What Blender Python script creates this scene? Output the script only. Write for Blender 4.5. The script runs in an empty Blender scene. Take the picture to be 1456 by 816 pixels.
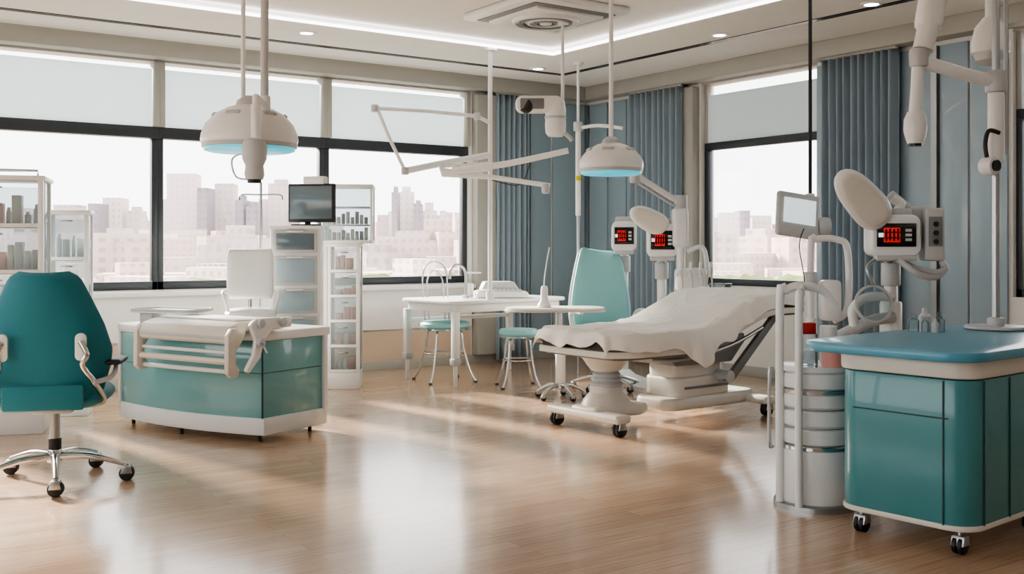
import bpy, bmesh, math, random
from mathutils import Vector, Matrix, Euler, noise
random.seed(7)
SC = bpy.context.scene
F = 1500.0; H = 1.35; HZ = 350.0; CEIL = 3.30
CX, CY = 0.942, 13.2
ax, ay = 0.8178, 0.5754
CAMX, CAMY = -(CX*ax+CY*ay), (CX*ay-CY*ax)
YAW = -math.atan2(ay, ax)
def W(X, Y): return (CAMX+X*ax+Y*ay, CAMY-X*ay+Y*ax)
def Lu(px):
    k = (px-728)/F; return -(CX-CY*k)/(ax-ay*k)
def Rw(px):
    k = (px-728)/F; return -(CY*k-CX)/(ay+ax*k)
def lin(v):
    v /= 255.0
    return v/12.92 if v <= 0.04045 else ((v+0.055)/1.055)**2.4
def C(r, g, b): return (lin(r), lin(g), lin(b), 1)

# ---------------------------------------------------------------- materials
def mat(name, col, rough=0.5, metal=0.0, spec=0.5, emis=0, ecol=None, coat=0, var=0.04, alpha=1, trans=0, bump=0.0, bscale=40, sheen=0):
    m = bpy.data.materials.new(name); m.use_nodes = True
    nt = m.node_tree; b = nt.nodes['Principled BSDF']
    b.inputs['Roughness'].default_value = rough
    b.inputs['Metallic'].default_value = metal
    b.inputs['Specular IOR Level'].default_value = spec
    b.inputs['Coat Weight'].default_value = coat
    b.inputs['Sheen Weight'].default_value = sheen
    tc = nt.nodes.new('ShaderNodeTexCoord')
    n = nt.nodes.new('ShaderNodeTexNoise'); n.inputs['Scale'].default_value = 6; n.inputs['Detail'].default_value = 3
    nt.links.new(tc.outputs['Object'], n.inputs['Vector'])
    mx = nt.nodes.new('ShaderNodeMix'); mx.data_type = 'RGBA'
    mx.inputs[6].default_value = tuple(c*(1-var) for c in col[:3])+(1,)
    mx.inputs[7].default_value = tuple(min(1, c*(1+var)) for c in col[:3])+(1,)
    nt.links.new(n.outputs['Fac'], mx.inputs[0])
    nt.links.new(mx.outputs[2], b.inputs['Base Color'])
    if emis:
        b.inputs['Emission Color'].default_value = ecol or col
        b.inputs['Emission Strength'].default_value = emis
    if bump:
        n2 = nt.nodes.new('ShaderNodeTexNoise'); n2.inputs['Scale'].default_value = bscale
        nt.links.new(tc.outputs['Object'], n2.inputs['Vector'])
        bp = nt.nodes.new('ShaderNodeBump'); bp.inputs['Strength'].default_value = bump; bp.inputs['Distance'].default_value = 0.01
        nt.links.new(n2.outputs['Fac'], bp.inputs['Height']); nt.links.new(bp.outputs['Normal'], b.inputs['Normal'])
    return m

def glassmat(name, tint, refl=0.08, rough=0.02, body=0.0, bodycol=(1, 1, 1, 1)):
    m = bpy.data.materials.new(name); m.use_nodes = True; nt = m.node_tree
    nt.nodes.clear()
    o = nt.nodes.new('ShaderNodeOutputMaterial'); t = nt.nodes.new('ShaderNodeBsdfTransparent'); t.inputs[0].default_value = tint
    g = nt.nodes.new('ShaderNodeBsdfGlossy'); g.inputs['Roughness'].default_value = rough
    fr = nt.nodes.new('ShaderNodeFresnel'); fr.inputs[0].default_value = 1.35
    mx = nt.nodes.new('ShaderNodeMixShader'); nt.links.new(fr.outputs[0], mx.inputs[0])
    nt.links.new(t.outputs[0], mx.inputs[1]); nt.links.new(g.outputs[0], mx.inputs[2])
    last = mx
    if body:
        d = nt.nodes.new('ShaderNodeBsdfDiffuse'); d.inputs[0].default_value = bodycol
        m2 = nt.nodes.new('ShaderNodeMixShader'); m2.inputs[0].default_value = body
        nt.links.new(mx.outputs[0], m2.inputs[1]); nt.links.new(d.outputs[0], m2.inputs[2]); last = m2
    nt.links.new(last.outputs[0], o.inputs[0])
    return m

def blindmat():
    m = bpy.data.materials.new('roller_blind_fabric'); m.use_nodes = True; nt = m.node_tree; nt.nodes.clear()
    o = nt.nodes.new('ShaderNodeOutputMaterial')
    d = nt.nodes.new('ShaderNodeBsdfDiffuse'); d.inputs[0].default_value = C(222, 228, 230)
    t = nt.nodes.new('ShaderNodeBsdfTranslucent'); t.inputs[0].default_value = C(212, 224, 228)
    w = nt.nodes.new('ShaderNodeTexWave'); w.inputs['Scale'].default_value = 60; w.bands_direction = 'Z'
    tc = nt.nodes.new('ShaderNodeTexCoord'); nt.links.new(tc.outputs['Object'], w.inputs['Vector'])
    mr = nt.nodes.new('ShaderNodeMapRange'); mr.inputs[3].default_value = 0.36; mr.inputs[4].default_value = 0.42
    nt.links.new(w.outputs['Fac'], mr.inputs[0])
    mx = nt.nodes.new('ShaderNodeMixShader'); nt.links.new(mr.outputs[0], mx.inputs[0])
    nt.links.new(d.outputs[0], mx.inputs[1]); nt.links.new(t.outputs[0], mx.inputs[2]); nt.links.new(mx.outputs[0], o.inputs[0])
    return m

def floormat():
    m = bpy.data.materials.new('oak_plank_floor'); m.use_nodes = True; nt = m.node_tree; b = nt.nodes['Principled BSDF']
    tc = nt.nodes.new('ShaderNodeTexCoord')
    br = nt.nodes.new('ShaderNodeTexBrick'); br.inputs['Scale'].default_value = 1
    br.inputs['Brick Width'].default_value = 1.6; br.inputs['Row Height'].default_value = 0.10
    br.inputs['Mortar Size'].default_value = 0.0015; br.inputs['Mortar Smooth'].default_value = 0.3
    br.inputs['Color1'].default_value = C(208, 180, 154); br.inputs['Color2'].default_value = C(195, 165, 138)
    br.inputs['Mortar'].default_value = C(160, 128, 102)
    nt.links.new(tc.outputs['Object'], br.inputs['Vector'])
    mp = nt.nodes.new('ShaderNodeMapping'); mp.inputs['Scale'].default_value = (1.2, 30, 1)
    nt.links.new(tc.outputs['Object'], mp.inputs[0])
    n = nt.nodes.new('ShaderNodeTexNoise'); n.inputs['Scale'].default_value = 2.2; n.inputs['Detail'].default_value = 6; n.inputs['Roughness'].default_value = 0.6
    nt.links.new(mp.outputs[0], n.inputs['Vector'])
    rp = nt.nodes.new('ShaderNodeValToRGB'); rp.color_ramp.elements[0].position = 0.3; rp.color_ramp.elements[0].color = (0.72, 0.67, 0.62, 1)
    rp.color_ramp.elements[1].position = 0.72; rp.color_ramp.elements[1].color = (1.08, 1.08, 1.08, 1)
    nt.links.new(n.outputs['Fac'], rp.inputs[0])
    mx = nt.nodes.new('ShaderNodeMix'); mx.data_type = 'RGBA'; mx.blend_type = 'MULTIPLY'; mx.inputs[0].default_value = 0.9
    nt.links.new(br.outputs['Color'], mx.inputs[6]); nt.links.new(rp.outputs[0], mx.inputs[7])
    nt.links.new(mx.outputs[2], b.inputs['Base Color'])
    b.inputs['Roughness'].default_value = 0.22
    b.inputs['Specular IOR Level'].default_value = 0.65
    b.inputs['Coat Weight'].default_value = 0.55; b.inputs['Coat Roughness'].default_value = 0.13
    return m

def citymat(name, base, win, haze, emis, sc=0.5):
    m = bpy.data.materials.new(name); m.use_nodes = True; nt = m.node_tree; b = nt.nodes['Principled BSDF']
    tc = nt.nodes.new('ShaderNodeTexCoord')
    sx = nt.nodes.new('ShaderNodeSeparateXYZ'); nt.links.new(tc.outputs['Object'], sx.inputs[0])
    ad = nt.nodes.new('ShaderNodeMath'); ad.operation = 'ADD'; nt.links.new(sx.outputs[0], ad.inputs[0])
    mu = nt.nodes.new('ShaderNodeMath'); mu.operation = 'MULTIPLY'; mu.inputs[1].default_value = -0.6; nt.links.new(sx.outputs[1], mu.inputs[0]); nt.links.new(mu.outputs[0], ad.inputs[1])
    cb = nt.nodes.new('ShaderNodeCombineXYZ'); nt.links.new(ad.outputs[0], cb.inputs[0]); nt.links.new(sx.outputs[2], cb.inputs[1])
    br = nt.nodes.new('ShaderNodeTexBrick'); br.inputs['Scale'].default_value = sc; br.offset = 0
    br.inputs['Brick Width'].default_value = 0.9; br.inputs['Row Height'].default_value = 0.9; br.inputs['Mortar Size'].default_value = 0.24
    br.inputs['Color1'].default_value = win; br.inputs['Color2'].default_value = tuple(c*0.8 for c in win[:3])+(1,); br.inputs['Mortar'].default_value = base
    nt.links.new(cb.outputs[0], br.inputs['Vector'])
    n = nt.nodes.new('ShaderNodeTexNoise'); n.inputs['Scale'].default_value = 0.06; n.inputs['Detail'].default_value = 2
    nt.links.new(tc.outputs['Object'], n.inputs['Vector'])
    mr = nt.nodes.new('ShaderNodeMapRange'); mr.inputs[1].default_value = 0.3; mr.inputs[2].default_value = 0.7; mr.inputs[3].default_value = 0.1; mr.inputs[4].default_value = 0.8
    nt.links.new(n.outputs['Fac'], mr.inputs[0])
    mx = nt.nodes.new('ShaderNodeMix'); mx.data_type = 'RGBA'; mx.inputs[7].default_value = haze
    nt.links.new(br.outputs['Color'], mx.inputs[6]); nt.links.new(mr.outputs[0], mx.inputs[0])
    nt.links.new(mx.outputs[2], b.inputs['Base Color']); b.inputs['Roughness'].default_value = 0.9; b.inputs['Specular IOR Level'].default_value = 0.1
    b.inputs['Emission Color'].default_value = haze; b.inputs['Emission Strength'].default_value = emis  # distance haze painted on: pale tint in the base colour plus a glow
    return m

M = dict(
 white=mat('white_plastic', C(228, 229, 229), 0.35, coat=0.2),
 cream=mat('cream_plastic', C(217, 212, 203), 0.4),
 lgrey=mat('light_grey_plastic', C(186, 189, 191), 0.4),
 grey=mat('grey_plastic', C(122, 125, 128), 0.45),
 dark=mat('dark_rubber', C(28, 29, 32), 0.5),
 black=mat('black_gloss', C(12, 12, 14), 0.15),
 chrome=mat('chrome', C(205, 207, 210), 0.15, 1.0),
 steel=mat('brushed_steel', C(170, 173, 175), 0.32, 1.0),
 teal=mat('teal_lacquer', C(66, 132, 138), 0.3, coat=0.3),
 tealseam=mat('teal_seam', C(18, 60, 66), 0.5),
 tealdesk=mat('pale_teal_lacquer', C(112, 168, 172), 0.25, coat=0.5),
 tealfab=mat('teal_upholstery', C(22, 112, 126), 0.7, bump=0.25, bscale=300, sheen=0.12),
 aqua=mat('aqua_upholstery', C(142, 200, 204), 0.5, bump=0.1, bscale=200),
 bluetop=mat('blue_laminate_top', C(80, 150, 176), 0.3, coat=0.2),
 wall=mat('wall_paint', C(228, 227, 223), 0.7),
 wains=mat('beige_wainscot', C(194, 174, 154), 0.6),
 beige=mat('beige_cornice', C(166, 166, 160), 0.6),
 ceil=mat('ceiling_paint', C(231, 229, 225), 0.8),
 panel=mat('blue_wall_panel', C(152, 173, 186), 0.28, coat=0.3),
 curtain=mat('blue_curtain_fabric', C(140, 158, 171), 0.8, bump=0.15, bscale=250, sheen=0.3),
 frame=mat('dark_window_frame', C(62, 68, 74), 0.4, 0.4),
 led=mat('led_strip', (1, 1, 1, 1), 0.5, emis=3.8, ecol=(0.97, 0.98, 1, 1)),
 down=mat('downlight_lens', (1, 1, 1, 1), 0.5, emis=12, ecol=(1, 0.97, 0.93, 1)),
 cyan=mat('cyan_lamp_lens', C(90, 200, 215), 0.3, emis=0.5, ecol=C(50, 190, 222)),
 sheet=mat('cotton_sheet', C(238, 234, 227), 0.85, bump=0.12, bscale=120, sheen=0.2),
 mattress=mat('grey_mattress', C(86, 82, 78), 0.7),
 red=mat('red_display', C(170, 20, 20), 0.4, emis=0.5, ecol=C(210, 30, 28)),
 redbox=mat('red_box', C(166, 34, 32), 0.4),
 pink=mat('pink_boxes', C(228, 164, 152), 0.5),
 screen=mat('monitor_glass', C(100, 116, 124), 0.12),
 screenlit=mat('lit_display', C(205, 215, 215), 0.3, emis=0.7, ecol=C(205, 220, 225)),
 yellow=mat('yellow_label', C(220, 200, 30), 0.5),
 hedge=mat('hedge_leaves', C(96, 112, 62), 0.9, var=0.5, bump=1, bscale=8),
 glass=glassmat('window_glass', (0.97, 0.98, 0.98, 1)),
 cglass=glassmat('cabinet_glass', (0.93, 0.96, 0.97, 1), body=0.2, bodycol=C(200, 213, 218)),
 clear=glassmat('clear_glassware', (0.88, 0.93, 0.95, 1), body=0.12, bodycol=C(200, 215, 220)),
 blind=blindmat(), floor=floormat(),
)

# ---------------------------------------------------------------- mesh helpers
def link(o): SC.collection.objects.link(o); return o
def finish(bm, name, mt, parent=None, smooth=True, ang=0.6):
    bmesh.ops.remove_doubles(bm, verts=bm.verts, dist=1e-5)
    bmesh.ops.recalc_face_normals(bm, faces=bm.faces)
    me = bpy.data.meshes.new(name); bm.to_mesh(me); bm.free()
    if isinstance(mt, (list, tuple)):
        for q in mt: me.materials.append(q)
    else: me.materials.append(mt)
    if smooth:
        me.shade_smooth(); me.set_sharp_from_angle(angle=ang)
    o = link(bpy.data.objects.new(name, me))
    if parent: o.parent = parent
    return o
def xf(bm, loc=(0, 0, 0), rot=(0, 0, 0)):
    m = Matrix.Translation(loc) @ Euler([math.radians(a) for a in rot]).to_matrix().to_4x4()
    bmesh.ops.transform(bm, matrix=m, verts=bm.verts)
def bevel(bm, w, seg=2, ang=0.5):
    if w <= 0: return
    e = [x for x in bm.edges if len(x.link_faces) == 2 and x.calc_face_angle(0) > ang]
    if e: bmesh.ops.bevel(bm, geom=e, offset=w, segments=seg, profile=0.5, affect='EDGES', clamp_overlap=True)
def rrect(w, h, r, n=6, cx=0, cy=0):
    pts = []
    for (sx, sy, a0) in ((1, 1, 0), (-1, 1, 90), (-1, -1, 180), (1, -1, 270)):
        for i in range(n+1):
            a = math.radians(a0+90*i/n)
            pts.append((cx+sx*(w/2-r)+r*math.cos(a), cy+sy*(h/2-r)+r*math.sin(a)))
    return pts
def cat(pts, n=6, closed=False):
    P = [Vector(p) for p in pts]; out = []
    N = len(P); rng = N if closed else N-1
    for i in range(rng):
        if closed: p0, p1, p2, p3 = P[i-1], P[i], P[(i+1) % N], P[(i+2) % N]
        else: p0 = P[max(i-1, 0)]; p1 = P[i]; p2 = P[i+1]; p3 = P[min(i+2, N-1)]
        for k in range(n):
            t = k/n
            out.append(0.5*((2*p1)+(p2-p0)*t+(2*p0-5*p1+4*p2-p3)*t*t+(3*p1-p0-3*p2+p3)*t**3))
    if not closed: out.append(P[-1])
    return out

class B:
    def __init__(s, name, X=None, Y=None, yaw=0, px=None, world=None, z=0):
        s.e = bpy.data.objects.new(name, None); link(s.e); s.e.empty_display_size = 0.1
        if world is not None:
            s.X = s.Y = 0; s.e.location = world
        else:
            if px is not None: X = (px-728)/F*Y
            s.X, s.Y = X, Y
            w = W(X, Y); s.e.location = (w[0], w[1], z); s.e.rotation_euler = (0, 0, YAW+math.radians(yaw))
        s.z = z
    def p(s, px, py, dy=0.0):
        d = s.Y+dy
        return ((px-728)/F*d-s.X, dy, H+(HZ-py)/F*d-s.z)
    def box(s, n, size, loc, mt='white', rot=(0, 0, 0), bev=0.006, seg=2):
        bm = bmesh.new(); bmesh.ops.create_cube(bm, size=1)
        bmesh.ops.scale(bm, vec=size, verts=bm.verts); bevel(bm, min(bev, min(size)*0.45), seg); xf(bm, loc, rot)
        return finish(bm, n, M[mt], s.e)
    def cyl(s, n, r, h, loc, mt='white', rot=(0, 0, 0), r2=None, seg=24, bev=0.0):
        bm = bmesh.new(); bmesh.ops.create_cone(bm, cap_ends=True, segments=seg, radius1=r, radius2=r if r2 is None else r2, depth=h)
        bevel(bm, bev, 2, 0.8); xf(bm, loc, rot)
        return finish(bm, n, M[mt], s.e)
    def lathe(s, n, prof, loc=(0, 0, 0), mt='white', rot=(0, 0, 0), seg=36, sc=(1, 1, 1)):
        bm = bmesh.new(); rings = []
        for r, z in prof:
            rings.append([bm.verts.new((max(r, 1e-5)*math.cos(2*math.pi*i/seg)*sc[0], max(r, 1e-5)*math.sin(2*math.pi*i/seg)*sc[1], z)) for i in range(seg)])
        for a, b in zip(rings, rings[1:]):
            for i in range(seg): bm.faces.new((a[i], a[(i+1) % seg], b[(i+1) % seg], b[i]))
        bmesh.ops.remove_doubles(bm, verts=bm.verts, dist=1e-4)
        xf(bm, loc, rot); return finish(bm, n, M[mt], s.e)
    def tube(s, n, pts, r, mt='white', smooth=0, closed=False, seg=10, r2=None):
        P = cat(pts, smooth, closed) if smooth else [Vector(p) for p in pts]
        bm = bmesh.new(); rings = []; N = len(P); up = None
        for i in range(N):
            if closed: t = P[(i+1) % N]-P[i-1]
            else: t = P[min(i+1, N-1)]-P[max(i-1, 0)]
            if t.length < 1e-9: t = Vector((0, 0, 1))
            t.normalize()
            if up is None:
                up = t.orthogonal().normalized()
            else:
                up = (up-t*up.dot(t))
                up = up.normalized() if up.length > 1e-6 else t.orthogonal().normalized()
            sd = t.cross(up); rr = r if r2 is None else r+(r2-r)*i/(N-1)
            k = 1.0
            if 0 < i < N-1 and not smooth:
                a = (P[i]-P[i-1]).normalized(); k = 1/max(0.5, abs(a.dot(t)))
            rings.append([bm.verts.new(P[i]+(up*math.cos(2*math.pi*j/seg)+sd*math.sin(2*math.pi*j/seg))*rr*k) for j in range(seg)])
        pr = list(zip(rings, rings[1:]))
        if closed: pr.append((rings[-1], rings[0]))
        for a, b in pr:
            for j in range(seg): bm.faces.new((a[j], a[(j+1) % seg], b[(j+1) % seg], b[j]))
        if not closed: bm.faces.new(rings[0]); bm.faces.new(rings[-1])
        return finish(bm, n, M[mt], s.e, ang=0.9)
    def prism(s, n, out, a0, a1, mt='white', axis='z', loc=(0, 0, 0), rot=(0, 0, 0), bev=0.0, seg=2):
        f = {'z': lambda u, v, a: (u, v, a), 'y': lambda u, v, a: (u, a, v), 'x': lambda u, v, a: (a, u, v)}[axis]
        bm = bmesh.new()
        A = [bm.verts.new(f(u, v, a0)) for u, v in out]; Bv = [bm.verts.new(f(u, v, a1)) for u, v in out]
        bm.faces.new(A); bm.faces.new(Bv); k = len(out)
        for i in range(k): bm.faces.new((A[i], A[(i+1) % k], Bv[(i+1) % k], Bv[i]))
        bmesh.ops.remove_doubles(bm, verts=bm.verts, dist=1e-5)
        bmesh.ops.recalc_face_normals(bm, faces=bm.faces); bevel(bm, bev, seg); xf(bm, loc, rot)
        return finish(bm, n, M[mt], s.e)
    def pillow(s, n, wf, Hh, T, mt, loc=(0, 0, 0), rot=(0, 0, 0), bend=0.0, curve=lambda t: 0, nu=20, nv=24, pw=4):
        # upright cushion in XZ plane, thickness along y
        bm = bmesh.new(); G = []
        for side in (1, -1):
            g = []
            for j in range(nv+1):
                t = j/nv; tt = 2*t-1; row = []
                for i in range(nu+1):
                    u = math.sin((2*i/nu-1)*math.pi/2)
                    e = max(0, (1-abs(u)**pw))**0.5*max(0, (1-abs(tt)**(pw*2)))**0.5
                    row.append(bm.verts.new((u*wf(t), side*T/2*e+bend*u*u+curve(t), t*Hh)))
                g.append(row)
            for j in range(nv):
                for i in range(nu):
                    try: bm.faces.new((g[j][i], g[j][i+1], g[j+1][i+1], g[j+1][i]))
                    except: pass
        bmesh.ops.remove_doubles(bm, verts=bm.verts, dist=1e-5); xf(bm, loc, rot)
        return finish(bm, n, M[mt], s.e, ang=1.6)
    def caster(s, n, x, y, r=0.03, top=0.1, a=0):
        s.cyl(n+'_wheel', r, r*0.5, (x, y-r*0.3, r), 'dark', (90, 0, a), bev=0.004)
        s.cyl(n+'_wheel_b', r, r*0.5, (x, y+r*0.35, r), 'dark', (90, 0, a), bev=0.004)
        s.prism(n+'_fork', [(x-r*0.8, r), (x+r*0.8, r), (x+r*0.5, r*2.1), (x-r*0.5, r*2.1)], y-r*0.75, y+r*0.75, 'steel', 'y', bev=0.003)
        s.cyl(n+'_stem', r*0.3, max(top-r*1.8, 0.01), (x, y, (top+r*1.8)/2), 'steel')
    def star(s, r, mt='chrome', cr=0.03, off=10, hub=0.12, h=0.1):
        for i in range(5):
            a = math.radians(off+72*i); c, q = math.cos(a), math.sin(a)
            s.tube('base_leg_%d' % i, [(0.02*c, 0.02*q, hub), (0.5*r*c, 0.5*r*q, hub-0.005), (r*c, r*q, cr*2.2)], 0.024, mt, 3, r2=0.014)
            s.caster('caster_%d' % i, r*c, r*q, cr, cr*2.3)
        s.cyl('base_hub', 0.04, 0.08, (0, 0, hub), mt, bev=0.008)

# ---------------------------------------------------------------- room shell
XMIN, YMIN = -11.0, -12.5
def wbox(name, x0, x1, y0, y1, z0, z1, mt, bev=0, parent=None):
    bm = bmesh.new(); bmesh.ops.create_cube(bm, size=1)
    bmesh.ops.scale(bm, vec=(x1-x0, y1-y0, z1-z0), verts=bm.verts); bevel(bm, bev)
    xf(bm, ((x0+x1)/2, (y0+y1)/2, (z0+z1)/2)); return finish(bm, name, M[mt], parent)
def wempty(name):
    e = bpy.data.objects.new(name, None); link(e); return e
wbox('floor', XMIN, 0.2, YMIN, 0.2, -0.1, 0, 'floor')
SILL, TOP = 0.93, 3.12
LX1 = Lu(668); LX0 = -10.2
wl = wempty('wall_left')
wbox('lower', XMIN, LX1, 0, 0.2, 0, SILL, 'wall', parent=wl)
wbox('header', XMIN, LX1, 0, 0.2, TOP, 3.5, 'beige', parent=wl)
wbox('pier', XMIN, LX0, 0, 0.2, SILL, TOP, 'wall', parent=wl)
wbox('corner_section', LX1, 0.2, 0, 0.2, 0, 3.5, 'wall', parent=wl)
wbox('wainscot_band', XMIN, LX1, -0.02, 0, 0.1, 0.42, 'wains', parent=wl)
wbox('sill_ledge', XMIN, LX1, -0.14, 0.02, SILL-0.06, SILL-0.01, 'white', 0.01, parent=wl)
wbox('lower_panel', XMIN, LX1, -0.05, 0, 0.44, SILL-0.06, 'white', 0.005, parent=wl)
RY0, RY1 = Rw(1162), Rw(997)
RB0, RB1 = Rw(1620), Rw(1440)
wr = wempty('wall_right')
wbox('corner_section', 0, 0.2, RY1, 0.0, 0, 3.5, 'wall', parent=wr)
wbox('lower', 0, 0.2, RY0, RY1, 0, SILL, 'wall', parent=wr)
wbox('header', 0, 0.2, RY0, RY1, TOP, 3.5, 'beige', parent=wr)
wbox('section', 0, 0.2, RB1, RY0, 0, 3.5, 'wall', parent=wr)
wbox('lower_b', 0, 0.2, RB0, RB1, 0, SILL, 'wall', parent=wr)
wbox('header_b', 0, 0.2, RB0, RB1, TOP, 3.5, 'beige', parent=wr)
wbox('end_section', 0, 0.2, YMIN, RB0, 0, 3.5, 'wall', parent=wr)
wbox('wall_back', XMIN-0.2, 0.2, YMIN-0.2, YMIN, 0, 3.5, 'wall')
ws = wempty('wall_side')
wbox('lower', XMIN-0.2, XMIN, YMIN, 0.2, 0, SILL, 'wall', parent=ws)
wbox('header', XMIN-0.2, XMIN, YMIN, 0.2, TOP, 3.5, 'beige', parent=ws)
wbox('pier_a', XMIN-0.2, XMIN, -1.2, 0.2, SILL, TOP, 'wall', parent=ws)
wbox('pier_b', XMIN-0.2, XMIN, YMIN, -10.5, SILL, TOP, 'wall', parent=ws)
tp = wempty('wall_panelling')
def panelL(p0, p1, mt='panel', t=0.03):
    wbox('panel', Lu(p0)+0.008, Lu(p1)-0.008, -t, 0, 0.1, 3.1, mt, 0.004, parent=tp)
def panelR(p0, p1, mt='panel', t=0.03):
    wbox('panel', -t, 0, Rw(p1)+0.008, Rw(p0)-0.008, 0.1, 3.1, mt, 0.004, parent=tp)
panelL(670, 698, 'beige', 0.12); panelL(698, 752); panelL(752, 782); panelL(784, 832)
panelR(840, 866); panelR(867, 893); panelR(893, 975); panelR(976, 995, 'beige', 0.1)
panelR(1163, 1278); panelR(1279, 1328); panelR(1338, 1380); panelR(1382, 1436)
wbox('metal_post', -0.06, 0, Rw(1337), Rw(1329), 0, 3.1, 'steel', parent=tp)
wbox('corner_post', -0.07, -0.03, -0.07, -0.03, 0, 3.1, 'steel', parent=tp)
wbox('baseboard_left', XMIN, -0.04, -0.035, 0, 0, 0.1, 'beige', 0.004)
wbox('baseboard_right', -0.04, 0, YMIN, -0.0, 0, 0.1, 'beige', 0.004)
c1 = wempty('trim_cornice')
wbox('left', XMIN, 0, -0.2, 0, 3.14, CEIL, 'beige', 0.01, parent=c1)
wbox('right', -0.2, 0, YMIN, -0.2, 3.14, CEIL, 'beige', 0.01, parent=c1)
# ceiling with tray
TX, TY = -1.85, -1.72; TX0, TY0 = -9.4, -11.2; TZ = 3.35
ce = wempty('ceiling')
wbox('ring_left', XMIN, 0.2, TY, 0.2, CEIL, 3.5, 'ceil', parent=ce)
wbox('ring_right', TX, 0.2, YMIN, TY, CEIL, 3.5, 'ceil', parent=ce)
wbox('ring_side', XMIN, TX0, YMIN, TY, CEIL, 3.5, 'ceil', parent=ce)
wbox('ring_back', TX0, TX, YMIN, TY0, CEIL, 3.5, 'ceil', parent=ce)
wbox('tray', TX0, TX, TY0, TY, TZ, 3.5, 'ceil', parent=ce)
def led(x0, x1, y0, y1):
    e = wempty('led_strip_light'); wbox('diffuser', x0, x1, y0, y1, CEIL-0.012, CEIL+0.006, 'led', parent=e)
led(TX0, TX, TY-0.045, TY-0.002); led(TX-0.045, TX-0.002, TY0, TY-0.05); led(TX0, TX, TY0+0.002, TY0+0.045); led(TX0+0.002, TX0+0.045, TY0+0.06, TY-0.06)
tr = wempty('trim_ceiling_slot')
SX, SY = -0.98, -0.76
wbox('slot_left', XMIN, SX, SY-0.055, SY+0.025, CEIL-0.006, CEIL+0.01, 'black', parent=tr)
wbox('slot_right', SX-0.055, SX+0.025, YMIN, SY, CEIL-0.006, CEIL+0.01, 'black', parent=tr)
def downlight(px, py):
    d = F*(CEIL-H)/(HZ-py); b = B('recessed_downlight', px=px, Y=d)
    b.lathe('trim_ring', [(0.055, CEIL-0.002), (0.06, CEIL-0.012), (0.085, CEIL-0.01), (0.09, CEIL)], mt='white')
    b.cyl('lens', 0.056, 0.006, (0, 0, CEIL-0.004), 'down')
for q in ((436, 46), (765, 97), (1023, 49), (1239, 5), (1380, -60), (100, -10)): downlight(*q)
# AC cassette
b = B('ceiling_air_diffuser', px=776, Y=8.95, yaw=math.degrees(-YAW))
zc = TZ
b.box('outer_frame', (1.02, 1.02, 0.06), (0, 0, zc-0.03), 'white', bev=0.02)
b.box('recess', (0.84, 0.84, 0.01), (0, 0, zc-0.063), 'grey', bev=0.002)
b.box('inner_plate', (0.70, 0.70, 0.03), (0, 0, zc-0.075), 'white', bev=0.012)
for i, r in enumerate((0.29, 0.23, 0.17, 0.11)):
    b.lathe('ring_%d' % i, [(r, zc-0.088), (r-0.008, zc-0.115), (r-0.034, zc-0.118), (r-0.028, zc-0.088)], mt='grey' if i % 2 else 'white')
b.lathe('centre_disc', [(0, zc-0.125), (0.05, zc-0.12), (0.06, zc-0.09)], mt='white')

# windows
def window_left(i, x0, x1):
    e = wempty('window_%d' % i); y = 0.06; TR0, TR1 = 2.39, 2.50
    wbox('post_a', x0, x0+0.055, y, y+0.08, SILL, TR0, 'frame', 0.004, e)
    wbox('post_b', x1-0.055, x1, y, y+0.08, SILL, TR0, 'frame', 0.004, e)
    wbox('bottom_rail', x0, x1, y, y+0.08, SILL, SILL+0.08, 'frame', 0.004, e)
    wbox('transom', x0, x1, y-0.03, y+0.09, TR0, TR1, 'frame', 0.004, e)
    wbox('upper_post_a', x0, x0+0.05, -0.02, y+0.08, TR1, TOP, 'beige', 0.004, e)
    wbox('upper_post_b', x1-0.05, x1, -0.02, y+0.08, TR1, TOP, 'beige', 0.004, e)
    wbox('glass', x0+0.05, x1-0.05, y+0.03, y+0.036, SILL+0.07, TR0, 'glass', parent=e)
    wbox('upper_glass', x0+0.05, x1-0.05, y+0.05, y+0.056, TR1, TOP, 'glass', parent=e)
    wbox('roller_blind', x0+0.055, x1-0.055, y-0.0, y+0.004, TR1-0.0, TOP-0.06, 'blind', parent=e)
edges = [LX1, Lu(465), Lu(227)]
st = edges[1]-edges[2]
edges += [edges[2]-st, LX0]
for i in range(len(edges)-1): window_left(i+1, edges[i+1], edges[i])
def window_x(i, y0, y1, x):
    e = wempty('window_%d' % i); TR0, TR1 = 2.40, 2.48
    for nm, a, bb, z0, z1, m_ in (('post_a', y0, y0+0.05, SILL, TR0, 'frame'), ('post_b', y1-0.05, y1, SILL, TR0, 'frame'), ('bottom_rail', y0, y1, SILL, SILL+0.07, 'frame'), ('transom', y0, y1, TR0, TR1, 'frame'), ('upper_post_a', y0, y0+0.04, TR1, TOP, 'beige'), ('upper_post_b', y1-0.04, y1, TR1, TOP, 'beige')):
        wbox(nm, x, x+0.08, a, bb, z0, z1, m_, 0.004, e)
    wbox('glass', x+0.04, x+0.046, y0+0.05, y1-0.05, SILL+0.07, TR0, 'glass', parent=e)
    wbox('upper_glass', x+0.05, x+0.056, y0+0.04, y1-0.04, TR1, TOP, 'glass', parent=e)
    wbox('roller_blind', x+0.01, x+0.014, y0+0.045, y1-0.045, TR1, TOP-0.12, 'blind', parent=e)
window_x(5, RY0, RY1, 0.05)
window_x(6, RB0, RB1, 0.05)
for k in range(4): window_x(7+k, -10.5+k*2.325, -10.5+(k+1)*2.325, XMIN-0.13)  # out-of-view side windows, added to let in daylight from the left

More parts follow.
